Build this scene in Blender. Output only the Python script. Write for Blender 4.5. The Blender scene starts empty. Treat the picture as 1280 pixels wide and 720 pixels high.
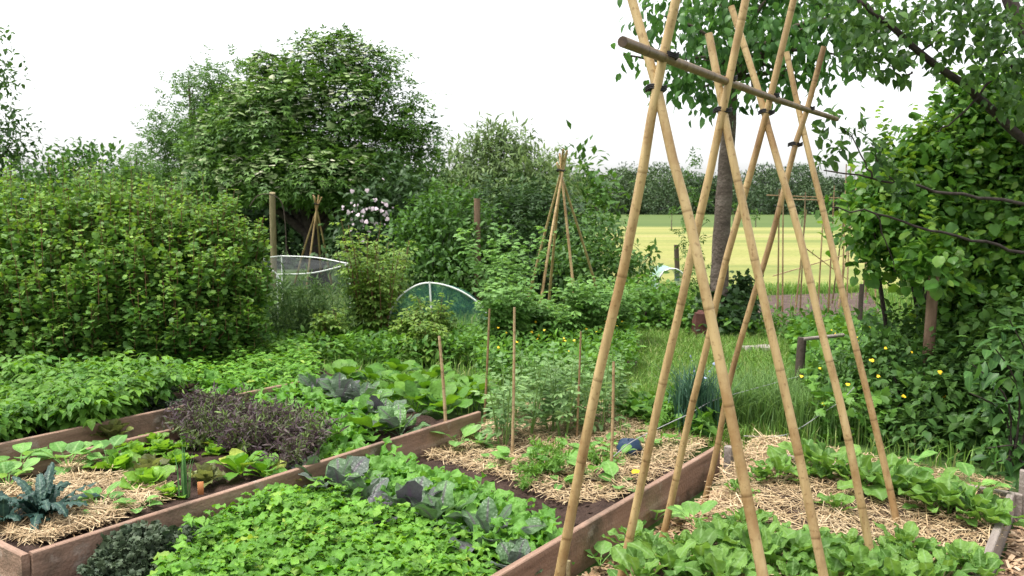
import bpy, math, random
import numpy as np
PI = math.pi
rng = np.random.default_rng(7)
SC = bpy.context.scene
COL = SC.collection

# ------------------------------------------------------------------ camera maths (metres, camera above the origin looking along +Y)
F, CH, PIT = 1065.0, 1.65, math.radians(5.25)
cP, sP = math.cos(PIT), math.sin(PIT)
def ray(px, py):
    v = (360 - py) / F
    return np.array([(px - 640) / F, cP + v * sP, -sP + v * cP])
def G(px, py, z=0.0):
    r = ray(px, py); t = (z - CH) / r[2]
    return np.array([r[0] * t, r[1] * t, z])
def at(px, py, Y):
    r = ray(px, py); t = Y / r[1]
    return np.array([r[0] * t, Y, CH + r[2] * t])
U = np.array([.581, .814, 0.]); N_ = np.array([.814, -.581, 0.])     # along and across the beds
def bed(s, n, z=0.): return s * U + n * N_ + np.array([0, 0, z])
def sn(p): return float(p[0] * .581 + p[1] * .814), float(p[0] * .814 - p[1] * .581)

# ------------------------------------------------------------------ mesh builder
class MB:
    def __init__(s): s.V = []; s.L = []; s.C = []; s.M = []; s.R = []; s.A = []; s.n = 0
    def raw(s, V, L, C, R, A, mat=0):
        V = np.asarray(V, float).reshape(-1, 3); k = len(V)
        s.V.append(V); s.L.append(np.asarray(L, np.int64) + s.n); s.C.append(np.asarray(C, np.int64))
        s.M.append(np.full(len(C), mat, np.int32))
        s.R.append(np.broadcast_to(np.asarray(R, float), (k,))); s.A.append(np.broadcast_to(np.asarray(A, float), (k,)))
        s.n += k
    def add(s, V, faces, R=.5, A=.5, mat=0):
        s.raw(V, [i for f in faces for i in f], [len(f) for f in faces], R, A, mat)
    def inst(s, T, M, P, R, mat=0):
        V, L, C, A = T; n = len(P)
        if n == 0: return
        W = np.einsum('nij,vj->nvi', M, V) + P[:, None, :]
        k = len(V)
        s.raw(W.reshape(-1, 3), (L[None, :] + (np.arange(n) * k)[:, None]).ravel(), np.tile(C, n), np.repeat(R, k), np.tile(A, n), mat)
    def build(s, name, mats, parent=None, smooth=True, loc=None, origin=None):
        me = bpy.data.meshes.new(name)
        V = np.concatenate(s.V); L = np.concatenate(s.L); C = np.concatenate(s.C)
        o_ = np.zeros(3)
        if parent is not None: o_ = np.array(parent.location)
        elif origin is not None: o_ = np.array(origin, float)
        V = V - o_
        me.vertices.add(len(V)); me.vertices.foreach_set('co', V.astype(np.float32).ravel())
        me.loops.add(len(L)); me.loops.foreach_set('vertex_index', L.astype(np.int32))
        me.polygons.add(len(C)); st = np.concatenate([[0], np.cumsum(C)[:-1]]).astype(np.int32)
        me.polygons.foreach_set('loop_start', st)
        me.polygons.foreach_set('loop_total', C.astype(np.int32))
        me.polygons.foreach_set('material_index', np.concatenate(s.M))
        me.polygons.foreach_set('use_smooth', np.full(len(C), smooth))
        for nm, arr in (('rnd', s.R), ('across', s.A)):
            a = me.attributes.new(nm, 'FLOAT', 'POINT'); a.data.foreach_set('value', np.concatenate(arr).astype(np.float32))
        for m in (mats if isinstance(mats, (list, tuple)) else [mats]): me.materials.append(m)
        me.update(calc_edges=True)
        o = bpy.data.objects.new(name, me); COL.objects.link(o)
        if parent is not None: o.parent = parent
        elif loc is not None: o.location = loc
        elif origin is not None: o.location = origin
        return o
def tag(o, label, cat, group=None, kind=None):
    o['label'] = label
    if cat: o['category'] = cat
    if group: o['group'] = group
    if kind: o['kind'] = kind
    return o
def thing(name, label, cat, loc, group=None):
    o = bpy.data.objects.new(name, None); COL.objects.link(o); o.empty_display_size = .1
    o.location = [float(x) for x in loc]
    return tag(o, label, cat, group)
def struct(o): o['kind'] = 'structure'; return o
def copy_of(src, name, loc, rz, sc, label, cat, group=None):
    o = src.copy(); COL.objects.link(o); o.location = loc; o.rotation_euler = (0, 0, rz); o.scale = (sc, sc, sc)
    return tag(o, label, cat, group)

# ------------------------------------------------------------------ materials
def newmat(name):
    m = bpy.data.materials.new(name); m.use_nodes = True
    nt = m.node_tree; nt.nodes.clear()
    out = nt.nodes.new('ShaderNodeOutputMaterial')
    return m, nt, out
def nd(nt, t, **kw):
    n = nt.nodes.new(t)
    for k, v in kw.items():
        if k in n.inputs: n.inputs[k].default_value = v
        else: setattr(n, k, v)
    return n
def c4(c): return (c[0], c[1], c[2], 1)
def ramp(nt, stops):
    n = nt.nodes.new('ShaderNodeValToRGB'); e = n.color_ramp.elements
    while len(e) < len(stops): e.new(.5)
    for i, (p, c) in enumerate(stops): e[i].position = p; e[i].color = c4(c)
    return n
def leaf_mat(name, dark, light, trans=.3, rough=.5, vein=None, tip=None, spec=.28, stops=None, bump=0., bs=55.):
    m, nt, out = newmat(name); k = nt.links.new
    a = nd(nt, 'ShaderNodeAttribute', attribute_name='rnd')
    r = ramp(nt, stops or [(0, dark), (1, light)])
    k(a.outputs['Fac'], r.inputs['Fac'])
    tc = nd(nt, 'ShaderNodeTexCoord'); no = nd(nt, 'ShaderNodeTexNoise', Scale=9.0, Detail=3.0)
    k(tc.outputs['Object'], no.inputs['Vector'])
    mr = nd(nt, 'ShaderNodeMapRange'); mr.inputs[1].default_value = .3; mr.inputs[2].default_value = .7; mr.inputs[3].default_value = .72; mr.inputs[4].default_value = 1.28
    k(no.outputs['Fac'], mr.inputs['Value'])
    mx = nd(nt, 'ShaderNodeMix', data_type='RGBA', blend_type='MULTIPLY'); mx.inputs[0].default_value = 1
    k(r.outputs['Color'], mx.inputs[6]); k(mr.outputs['Result'], mx.inputs[7])
    colr = mx.outputs[2]
    if vein:
        b = nd(nt, 'ShaderNodeAttribute', attribute_name='across')
        rr = ramp(nt, [(0.0, (.8, .8, .8)), (.05, (.6, .6, .6)), (.2, (0, 0, 0))]); k(b.outputs['Fac'], rr.inputs['Fac'])
        m2 = nd(nt, 'ShaderNodeMix', data_type='RGBA'); k(rr.outputs['Color'], m2.inputs[0]); k(colr, m2.inputs[6]); m2.inputs[7].default_value = c4(vein)
        colr = m2.outputs[2]
    p = nd(nt, 'ShaderNodeBsdfPrincipled', Roughness=rough); p.inputs['Specular IOR Level'].default_value = spec
    k(colr, p.inputs['Base Color'])
    if bump:
        n2 = nd(nt, 'ShaderNodeTexVoronoi', Scale=bs); k(tc.outputs['Object'], n2.inputs['Vector'])
        bb = nd(nt, 'ShaderNodeBump', Strength=bump, Distance=.008); k(n2.outputs['Distance'], bb.inputs['Height']); k(bb.outputs[0], p.inputs['Normal'])
    t = nd(nt, 'ShaderNodeBsdfTranslucent')
    hs = nd(nt, 'ShaderNodeHueSaturation', Hue=.485, Saturation=1.1, Value=1.5); k(colr, hs.inputs['Color']); k(hs.outputs['Color'], t.inputs['Color'])
    ms = nd(nt, 'ShaderNodeMixShader', Fac=trans); k(p.outputs[0], ms.inputs[1]); k(t.outputs[0], ms.inputs[2])
    k(ms.outputs[0], out.inputs['Surface'])
    return m
def noisy_mat(name, stops, scale=(4, 4, 4), detail=6, rough=.8, bump=.3, bscale=30, coords='Object', spec=.2, attr=None, dist=.02):
    m, nt, out = newmat(name); k = nt.links.new
    tc = nd(nt, 'ShaderNodeTexCoord'); mp = nd(nt, 'ShaderNodeMapping'); mp.inputs['Scale'].default_value = scale
    k(tc.outputs[coords], mp.inputs['Vector'])
    no = nd(nt, 'ShaderNodeTexNoise', Scale=1.0, Detail=detail, Roughness=.65); k(mp.outputs[0], no.inputs['Vector'])
    r = ramp(nt, stops); fac = no.outputs['Fac']
    if attr:
        a = nd(nt, 'ShaderNodeAttribute', attribute_name=attr)
        ad = nd(nt, 'ShaderNodeMath', operation='ADD'); k(fac, ad.inputs[0]); k(a.outputs['Fac'], ad.inputs[1])
        su = nd(nt, 'ShaderNodeMath', operation='MULTIPLY'); su.inputs[1].default_value = .5; k(ad.outputs[0], su.inputs[0]); fac = su.outputs[0]
    k(fac, r.inputs['Fac'])
    p = nd(nt, 'ShaderNodeBsdfPrincipled', Roughness=rough); p.inputs['Specular IOR Level'].default_value = spec
    k(r.outputs['Color'], p.inputs['Base Color'])
    if bump:
        n2 = nd(nt, 'ShaderNodeTexNoise', Scale=bscale, Detail=5.0); k(tc.outputs[coords], n2.inputs['Vector'])
        b = nd(nt, 'ShaderNodeBump', Strength=bump, Distance=dist); k(n2.outputs['Fac'], b.inputs['Height']); k(b.outputs[0], p.inputs['Normal'])
    k(p.outputs[0], out.inputs['Surface'])
    return m
def bamboo_mat(name, stops):
    m, nt, out = newmat(name); k = nt.links.new
    tc = nd(nt, 'ShaderNodeTexCoord'); mp = nd(nt, 'ShaderNodeMapping'); mp.inputs['Scale'].default_value = (26, 26, 2.6)
    k(tc.outputs['Object'], mp.inputs['Vector'])
    no = nd(nt, 'ShaderNodeTexNoise', Scale=1.0, Detail=7.0, Roughness=.7); k(mp.outputs[0], no.inputs['Vector'])
    a = nd(nt, 'ShaderNodeAttribute', attribute_name='rnd')
    ad = nd(nt, 'ShaderNodeMath', operation='MULTIPLY_ADD'); k(a.outputs['Fac'], ad.inputs[0]); ad.inputs[1].default_value = .45
    k(no.outputs['Fac'], ad.inputs[2])
    sb = nd(nt, 'ShaderNodeMath', operation='SUBTRACT'); k(ad.outputs[0], sb.inputs[0]); sb.inputs[1].default_value = .22
    r = ramp(nt, stops); k(sb.outputs[0], r.inputs['Fac'])
    b = nd(nt, 'ShaderNodeAttribute', attribute_name='across')
    mx = nd(nt, 'ShaderNodeMix', data_type='RGBA', blend_type='MULTIPLY'); k(b.outputs['Fac'], mx.inputs[0]); k(r.outputs['Color'], mx.inputs[6]); mx.inputs[7].default_value = (.3, .22, .16, 1)
    n4 = nd(nt, 'ShaderNodeTexNoise', Scale=3.2, Detail=6.0, Roughness=.7); k(tc.outputs['Object'], n4.inputs['Vector'])
    r4 = ramp(nt, [(.36, (.62, .5, .42)), (.52, (1, 1, 1)), (.7, (1.06, 1.03, .98))]); k(n4.outputs['Fac'], r4.inputs['Fac'])
    m4 = nd(nt, 'ShaderNodeMix', data_type='RGBA', blend_type='MULTIPLY'); m4.inputs[0].default_value = .85; k(mx.outputs[2], m4.inputs[6]); k(r4.outputs['Color'], m4.inputs[7]); mx = m4
    # small dark specks
    vo = nd(nt, 'ShaderNodeTexNoise', Scale=60.0, Detail=2.0); k(tc.outputs['Object'], vo.inputs['Vector'])
    rr = ramp(nt, [(.3, (.45, .36, .3)), (.4, (1, 1, 1))]); k(vo.outputs['Fac'], rr.inputs['Fac'])
    m3 = nd(nt, 'ShaderNodeMix', data_type='RGBA', blend_type='MULTIPLY'); m3.inputs[0].default_value = .6; k(mx.outputs[2], m3.inputs[6]); k(rr.outputs['Color'], m3.inputs[7])
    p = nd(nt, 'ShaderNodeBsdfPrincipled', Roughness=.42); p.inputs['Specular IOR Level'].default_value = .35
    k(m3.outputs[2], p.inputs['Base Color'])
    k(p.outputs[0], out.inputs['Surface'])
    return m
def plain(name, col, rough=.6, spec=.3):
    m, nt, out = newmat(name)
    p = nd(nt, 'ShaderNodeBsdfPrincipled', Roughness=rough); p.inputs['Base Color'].default_value = c4(col); p.inputs['Specular IOR Level'].default_value = spec
    nt.links.new(p.outputs[0], out.inputs['Surface']); return m
def net_mat(name, col, dens, cell=70.):
    m, nt, out = newmat(name); k = nt.links.new
    p = nd(nt, 'ShaderNodeBsdfDiffuse'); p.inputs['Color'].default_value = c4(col)
    t = nd(nt, 'ShaderNodeBsdfTransparent')
    tc = nd(nt, 'ShaderNodeTexCoord'); no = nd(nt, 'ShaderNodeTexNoise', Scale=5.0, Detail=4.0); k(tc.outputs['Object'], no.inputs['Vector'])
    mr = nd(nt, 'ShaderNodeMapRange'); mr.inputs[1].default_value = .3; mr.inputs[2].default_value = .7; mr.inputs[3].default_value = dens * .6; mr.inputs[4].default_value = dens * 1.4
    k(no.outputs['Fac'], mr.inputs['Value'])
    ms = nd(nt, 'ShaderNodeMixShader'); k(mr.outputs['Result'], ms.inputs[0]); k(t.outputs[0], ms.inputs[1]); k(p.outputs[0], ms.inputs[2])
    k(ms.outputs[0], out.inputs['Surface']); return m

M = {}
M['elder'] = leaf_mat('elder_leaf', (.035, .095, .02), (.13, .25, .042), .25)
M['shoot'] = leaf_mat('shoot_leaf', (.045, .11, .025), (.12, .23, .05), .3)
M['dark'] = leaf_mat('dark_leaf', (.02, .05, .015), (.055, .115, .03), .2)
M['mid'] = leaf_mat('mid_leaf', (.03, .085, .015), (.085, .19, .03), .28)
M['willow'] = leaf_mat('willow_leaf', (.08, .14, .048), (.19, .27, .095), .3)
M['currant'] = leaf_mat('currant_leaf', (.03, .085, .012), (.085, .18, .022), .28, stops=[(0, (.045, .12, .022)), (.5, (.11, .23, .038)), (1, (.25, .38, .06))])
M['rasp'] = leaf_mat('raspberry_leaf', (.09, .18, .03), (.22, .33, .07), .35)
M['fern'] = leaf_mat('fern_leaf', (.05, .11, .03), (.12, .2, .06), .3)
M['pea'] = leaf_mat('pea_leaf', (.085, .19, .04), (.19, .35, .09), .32)
M['bean'] = leaf_mat('broad_bean_leaf', (.095, .19, .055), (.22, .35, .13), .28)
M['vine'] = leaf_mat('hazel_leaf', (.03, .09, .015), (.11, .24, .03), .38, .4, stops=[(0, (.04, .115, .02)), (.55, (.09, .21, .032)), (1, (.22, .35, .055))])
M['plum'] = leaf_mat('plum_leaf', (.03, .075, .02), (.085, .165, .04), .4, .4)
M['cherry'] = leaf_mat('cherry_leaf', (.03, .09, .025), (.10, .22, .05), .42, .4)
M['rose'] = leaf_mat('rose_leaf', (.035, .095, .022), (.10, .20, .04), .28)
M['sucker'] = leaf_mat('sucker_leaf', (.028, .085, .02), (.07, .17, .035), .3, .45, vein=(.09, .19, .05))
M['chard'] = leaf_mat('chard_leaf', (.078, .18, .03), (.185, .335, .068), .32, .55, vein=(.22, .36, .13), bump=.5)
M['lettuce'] = leaf_mat('lettuce_leaf', (.12, .27, .035), (.23, .42, .06), .35, .4, bump=.5)
M['redlettuce'] = leaf_mat('red_lettuce_leaf', (.11, .12, .045), (.22, .26, .075), .3, .4, bump=.5)
M['mustard'] = leaf_mat('mustard_leaf', (.085, .22, .022), (.185, .37, .05), .32, .5, bump=.5, stops=[(0, (.07, .19, .02)), (.5, (.125, .29, .035)), (.86, (.19, .37, .05)), (1, (.34, .38, .07))])
M['frilly'] = leaf_mat('frilly_mustard_leaf', (.085, .23, .03), (.18, .38, .07), .33, .5, bump=.5)
M['purple'] = leaf_mat('purple_mustard_leaf', (.05, .05, .06), (.13, .14, .13), .2, .35, vein=(.09, .06, .09),
                       stops=[(0, (.085, .08, .088)), (.2, (.10, .125, .10)), (.5, (.09, .165, .07)), (1, (.13, .28, .05))], bump=.6)
M['mizuna'] = leaf_mat('purple_mizuna_leaf', (.05, .035, .045), (.13, .13, .08), .2, .5, stops=[(0, (.05, .03, .037)), (.45, (.09, .063, .058)), (.66, (.08, .10, .042)), (1, (.15, .24, .05))])
M['cavolo'] = leaf_mat('cavolo_leaf', (.014, .042, .034), (.04, .085, .066), .1, .45, vein=(.10, .17, .11), bump=.5)
M['kale'] = leaf_mat('curly_kale_leaf', (.028, .05, .026), (.075, .105, .055), .12, .55)
M['squash'] = leaf_mat('squash_leaf', (.10, .25, .05), (.22, .42, .10), .32, .45, vein=(.25, .42, .14), bump=.5)
M['potato'] = leaf_mat('potato_leaf', (.06, .17, .02), (.145, .295, .038), .3, .5, bump=.5)
M['onion'] = leaf_mat('onion_leaf', (.07, .2, .06), (.15, .3, .1), .2, .4)
M['grass'] = leaf_mat('grass_blade', (.06, .14, .02), (.19, .28, .05), .3, .5, stops=[(0, (.09, .20, .03)), (.8, (.18, .31, .06)), (1, (.34, .34, .14))])
M['longgrass'] = leaf_mat('long_grass_blade', (.07, .15, .035), (.16, .27, .07), .3, .5)
M['iris'] = leaf_mat('iris_blade', (.025, .07, .045), (.06, .13, .075), .15, .45)
M['weed'] = leaf_mat('weed_leaf', (.05, .14, .02), (.14, .29, .045), .3)
M['wood_far'] = leaf_mat('far_wood_leaf', (.032, .068, .028), (.095, .15, .055), .12)
M['straw'] = noisy_mat('straw', [(.22, (.17, .105, .055)), (.48, (.41, .295, .16)), (.85, (.60, .48, .31))], (2, 2, 2), rough=.6, bump=0, attr='rnd')
M['chip'] = noisy_mat('wood_chip', [(.15, (.16, .09, .055)), (.5, (.40, .26, .15)), (.85, (.62, .48, .33))], (3, 3, 3), rough=.8, bump=0, attr='rnd')
M['soil'] = noisy_mat('soil', [(.3, (.022, .012, .009)), (.55, (.05, .03, .022)), (.8, (.085, .055, .04))], (14, 14, 14), rough=.95, bump=.9, bscale=60)
M['plank'] = noisy_mat('plank_wood', [(.22, (.10, .062, .045)), (.4, (.22, .135, .095)), (.58, (.31, .20, .145)), (.78, (.44, .33, .26))], (1.3, 16, 16), detail=8, rough=.8, bump=.35, bscale=70)
def add_dirt(m, col, scale, lo, hi):
    nt = m.node_tree; k = nt.links.new; p = [n for n in nt.nodes if n.type == 'BSDF_PRINCIPLED'][0]; src = p.inputs['Base Color'].links[0].from_socket
    tc = nd(nt, 'ShaderNodeTexCoord'); no = nd(nt, 'ShaderNodeTexNoise', Scale=scale, Detail=8.0, Roughness=.7); k(tc.outputs['Object'], no.inputs['Vector'])
    r = ramp(nt, [(lo, (0, 0, 0)), (hi, (.8, .8, .8))]); k(no.outputs['Fac'], r.inputs['Fac'])
    mx = nd(nt, 'ShaderNodeMix', data_type='RGBA'); k(r.outputs['Color'], mx.inputs[0]); k(src, mx.inputs[6]); mx.inputs[7].default_value = c4(col); k(mx.outputs[2], p.inputs['Base Color'])
add_dirt(M['plank'], (.075, .062, .045), 3.2, .5, .68); add_dirt(M['plank'], (.42, .36, .31), 7., .58, .74)
M['greyplank'] = noisy_mat('weathered_wood', [(.2, (.12, .10, .085)), (.6, (.27, .23, .2)), (.9, (.4, .36, .32))], (1.6, 22, 22), detail=8, rough=.85, bump=.35, bscale=70)
M['post'] = noisy_mat('post_wood', [(.2, (.09, .055, .035)), (.6, (.2, .13, .085)), (.9, (.32, .24, .17))], (22, 22, 2), detail=8, rough=.85, bump=.4, bscale=50)
M['palepost'] = noisy_mat('pale_post_wood', [(.2, (.15, .12, .065)), (.6, (.30, .25, .14)), (.9, (.42, .36, .22))], (18, 18, 1.5), detail=8, rough=.85, bump=.4, bscale=50)
M['darkpost'] = noisy_mat('dark_post_wood', [(.2, (.035, .027, .02)), (.6, (.08, .062, .048)), (.9, (.15, .12, .095))], (18, 18, 1.5), detail=8, rough=.9, bump=.4, bscale=50)
M['bark'] = noisy_mat('bark', [(.25, (.045, .035, .028)), (.5, (.11, .085, .068)), (.85, (.23, .19, .16))], (5, 5, 9), detail=9, rough=.95, bump=.8, bscale=26, dist=.03)
M['darkbark'] = noisy_mat('dark_bark', [(.25, (.02, .015, .012)), (.5, (.045, .035, .03)), (.85, (.1, .08, .07))], (14, 14, 14), detail=9, rough=.95, bump=.6, bscale=40)
M['stem'] = plain('green_stem', (.13, .22, .05), .5)
M['cane'] = plain('brown_cane', (.17, .09, .045), .6)
M['bamboo'] = bamboo_mat('bamboo', [(.12, (.14, .08, .04)), (.36, (.30, .195, .09)), (.58, (.45, .315, .15)), (.9, (.57, .43, .23))])
M['bamboo_dark'] = bamboo_mat('bamboo_dark', [(.15, (.075, .05, .028)), (.42, (.15, .10, .055)), (.6, (.22, .155, .085)), (.9, (.33, .25, .15))])
M['bamboo_old'] = bamboo_mat('bamboo_old', [(.15, (.16, .10, .05)), (.42, (.30, .20, .10)), (.6, (.40, .28, .15)), (.9, (.52, .40, .25))])
M['tie'] = plain('black_rubber', (.012, .01, .01), .5)
M['white_pipe'] = plain('white_plastic', (.72, .74, .70), .35)
M['net_grey'] = net_mat('grey_net', (.13, .14, .14), .2)
M['net_green'] = net_mat('green_net', (.12, .34, .27), .24)
M['wire'] = plain('galvanised_wire', (.3, .3, .3), .4)
M['flower_cream'] = plain('cream_blossom', (.6, .6, .42), .7)
M['flower_green'] = plain('green_blossom', (.27, .36, .15), .7)
M['flower_yellow'] = plain('yellow_petal', (.75, .5, .02), .6)
M['flower_pink'] = plain('pale_pink_petal', (.62, .5, .55), .6)
M['flower_blue'] = plain('pale_blue_petal', (.42, .48, .68), .6)
M['blue'] = plain('blue_tarpaulin', (.03, .16, .55), .5)
M['bluebag'] = plain('navy_plastic', (.02, .04, .075), .45)
M['brick'] = noisy_mat('rusty_metal', [(.2, (.05, .025, .02)), (.6, (.12, .05, .04)), (.9, (.2, .1, .08))], (8, 8, 8), rough=.9)
M['stone'] = noisy_mat('stone', [(.2, (.18, .15, .13)), (.6, (.34, .30, .27)), (.9, (.48, .44, .41))], (9, 9, 9), rough=.9)

# ------------------------------------------------------------------ leaf templates: x across, y along, z up
def tmpl(V, faces, A=None):
    V = np.array(V, float)
    return (V, np.array([i for f in faces for i in f]), np.array([len(f) for f in faces]), np.full(len(V), .5) if A is None else np.array(A, float))
def simple_leaf(w=.5, fold=.12, droop=.1):
    h = w / 2
    V = [(0, 0, 0), (-h * .9, .3, fold * h * 2), (0, .3, 0), (h * .9, .3, fold * h * 2), (-h * .8, .66, fold * h * 2 - droop), (0, .66, -droop), (h * .8, .66, fold * h * 2 - droop), (0, 1, -2.6 * droop)]
    return tmpl(V, [(0, 2, 1), (0, 3, 2), (1, 2, 5, 4), (2, 3, 6, 5), (4, 5, 7), (5, 6, 7)], [0, 1, 0, 1, 1, 0, 1, 0])
def dart(w=.5, fold=.1):
    return tmpl([(0, 0, 0), (-w / 2, .45, fold), (w / 2, .45, fold), (0, 1, 0)], [(0, 2, 3), (0, 3, 1)], [0, 1, 1, 0])
def lobed_leaf(lob=.2, curl=.25, k=5):
    half = [(.0, .06), (.20, -.06), (.44, .06), (.40, .24), (.56, .42), (.46, .56), (.34, .60), (.30, .78), (.14, .86), (0, 1.02)]
    pts = [(-x, y) for x, y in half[::-1][:-1]][::-1] if False else None
    right = half; left = [(-x, y) for x, y in half[1:-1]][::-1]
    out = right + left
    c = (0, .42)
    V = [(c[0], c[1], 0)] + [(x, y, -curl * ((x * 1.3) ** 2 + (y - .42) ** 2) + .05 * ((-1) ** i)) for i, (x, y) in enumerate(out)]
    n = len(out)
    return tmpl(V, [(0, 1 + i, 1 + (i + 1) % n) for i in range(n)], [0] + [1] * n)
def joined(parts):
    Vs, Ls, Cs, As, n = [], [], [], [], 0
    for (V, L, C, A), R, p in parts:
        Vs.append(V @ R.T + p); Ls.append(L + n); Cs.append(C); As.append(A); n += len(V)
    return np.concatenate(Vs), np.concatenate(Ls), np.concatenate(Cs), np.concatenate(As)
def rotz(a): c, s = math.cos(a), math.sin(a); return np.array([[c, -s, 0], [s, c, 0], [0, 0, 1.]])
def rotx(a): c, s = math.cos(a), math.sin(a); return np.array([[1, 0, 0], [0, c, -s], [0, s, c]])
def pinnate(leaf, pairs=2, size=.5, droop=.2, spread=1.1):
    parts = []
    for i in range(pairs):
        t = .28 + .5 * i / max(1, pairs - 1) if pairs > 1 else .45
        for s in (-1, 1):
            parts.append((leaf, rotz(-s * spread) @ rotx(-.25) * size * (1 - .12 * i), np.array([0, t, -droop * t * t])))
    parts.append((leaf, rotx(-.3) * size * 1.1, np.array([0, .78, -droop * .6])))
    st = tmpl([(-.012, 0, 0), (.012, 0, 0), (.008, .85, -droop * .7), (-.008, .85, -droop * .7)], [(0, 1, 2, 3)])
    parts.append((st, np.eye(3), np.zeros(3)))
    return joined(parts)
L_simple = simple_leaf(.5); L_broad = simple_leaf(.66, .1, .12); L_narrow = simple_leaf(.24, .1, .1); L_dart = dart(.55); L_sliver = dart(.16, .03); L_lobed = lobed_leaf(); L_lobed2 = lobed_leaf(curl=.5)
L_elder = pinnate(dart(.42), 2, .52, .22); L_rasp = pinnate(simple_leaf(.6), 2, .5, .2, 1.0); L_potato = pinnate(simple_leaf(.62, .1, .14), 2, .5, .25, 1.15); L_bean = pinnate(simple_leaf(.45, .15, .05), 2, .55, .1, .9); L_pea = pinnate(dart(.6), 3, .4, .1, 1.1); L_ash = pinnate(dart(.34), 3, .42, .25, 1.0)
def blossom_t():
    n = 9; V = [(0, 0, 0)] + [(math.cos(i * 2 * PI / n) * (.5 + .12 * ((i * 7) % 3 - 1)), math.sin(i * 2 * PI / n) * (.5 + .1 * ((i * 5) % 3 - 1)), -.07) for i in range(n)]
    return tmpl(V, [(0, 1 + i, 1 + (i + 1) % n) for i in range(n)])
L_pea2 = pinnate(simple_leaf(.66, .1, .08), 2, .5, .1, 1.0)
def round_leaf(curl=.35):
    half = [(0, .05), (.2, -.05), (.40, .06), (.47, .2), (.55, .34), (.50, .44), (.53, .54), (.42, .66), (.42, .74), (.27, .84), (.24, .9), (0, 1.08)]
    o_ = half + [(-x, y) for x, y in half[1:-1]][::-1]; n_ = len(o_)
    V = [(0, .42, 0)] + [(x, y, -curl * ((x * 1.1) ** 2 + (y - .42) ** 2) + .03 * ((-1) ** i)) for i, (x, y) in enumerate(o_)]
    return tmpl(V, [(0, 1 + i, 1 + (i + 1) % n_) for i in range(n_)], [0] + [1] * n_)
L_hazel = round_leaf()
T_blossom = blossom_t()
L_kale = lobed_leaf(curl=.9)

def nrm(v): return v / (np.linalg.norm(v, axis=-1, keepdims=True) + 1e-9)
def orient(d, up, size):
    d = nrm(d); x = nrm(np.cross(d, up)); n = np.cross(x, d)
    return np.stack([x, d, n], axis=-1) * np.asarray(size).reshape(-1, 1, 1)
def rdir(n, r=rng): return nrm(r.normal(size=(n, 3)))
def leaves(mb, P, out, size, T, up=1.0, droop=.2, spread=.8, rnd=None, mat=0, jitter=.35):
    n = len(P)
    d = nrm(out) * .7 + rdir(n) * spread + np.array([0, 0, -droop])
    u = np.array([0, 0, up]) + nrm(out) * .4 + rdir(n) * .55
    sz = size * rng.uniform(.65, 1.3, n)
    if rnd is None: rnd = rng.random(n)
    mb.inst(T, orient(d, u, sz), P, rnd, mat)
def crown(mb, blobs, density, per, clump_r, size, T, inner=.25, up=1., droop=.2, spread=.8, squash=1., mat=0, lo=.55, flat=.7, zmin=None, maxcl=9000, contrast=.6):
    C = np.array([b[0] for b in blobs]); R = np.array([b[1] for b in blobs])
    for c, r in blobs:
        n = int(min(maxcl, density * 4 * PI * r * r)) + 3
        d = rdir(n); rad = np.where(rng.random(n) < inner, rng.uniform(.25, .9, n), rng.uniform(.82, 1.08, n)) * r
        # broken outline: low-frequency wobble
        ph = rng.uniform(0, 6, 6)
        wob = 1 + .13 * np.sin(d[:, 0] * 5 + ph[0]) * np.sin(d[:, 2] * 5 + ph[1]) + .09 * np.sin(d[:, 1] * 9 + ph[2]) * np.sin(d[:, 2] * 8 + ph[3])
        P = c + d * (rad * wob)[:, None] * np.array([1, 1, squash])
        D2 = np.linalg.norm((P[:, None, :] - C[None]) / np.array([1, 1, squash]), axis=2) / R[None]
        keep = (D2.min(axis=1) > lo) | (rng.random(n) < .25)
        if zmin is not None: keep &= P[:, 2] > zmin
        P = P[keep]; d = d[keep]; n = len(P)
        if n == 0: continue
        cr = rng.random(n)
        Q = np.repeat(P, per, 0) + rng.normal(size=(n * per, 3)) * clump_r * np.array([1, 1, flat])
        leaves(mb, Q, np.repeat(d, per, 0), size, T, up, droop, spread, np.clip(np.repeat(cr, per) * contrast + rng.random(n * per) * (1 - contrast), 0, 1), mat)
def tube(mb, pts, radii, sides=7, rnd=.5, A=None, mat=0, cap=True):
    pts = np.array(pts, float); n = len(pts); radii = np.broadcast_to(np.asarray(radii, float), (n,))
    tg = np.gradient(pts, axis=0); tg = nrm(tg)
    ref = np.array([0, 0, 1.]) if abs(tg[0, 2]) < .9 else np.array([1., 0, 0])
    V = []
    x = nrm(np.cross(tg[0], ref))
    for i in range(n):
        x = nrm(x - tg[i] * np.dot(x, tg[i])); y = np.cross(tg[i], x)
        a = np.arange(sides) * 2 * PI / sides
        V.append(pts[i] + radii[i] * (np.cos(a)[:, None] * x + np.sin(a)[:, None] * y))
    V = np.concatenate(V); f = []
    for i in range(n - 1):
        for j in range(sides):
            k = (j + 1) % sides
            f.append((i * sides + j, i * sides + k, (i + 1) * sides + k, (i + 1) * sides + j))
    AA = np.full(len(V), .5) if A is None else np.repeat(np.asarray(A, float), sides)
    if cap:
        k0 = len(V); V = np.concatenate([V, V[:sides], V[(n - 1) * sides:n * sides]]); AA = np.concatenate([AA, np.full(2 * sides, .75)])
        f.append(tuple(k0 + j for j in range(sides))[::-1]); f.append(tuple(k0 + sides + j for j in range(sides)))
    mb.add(V, f, rnd, AA, mat)
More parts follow.
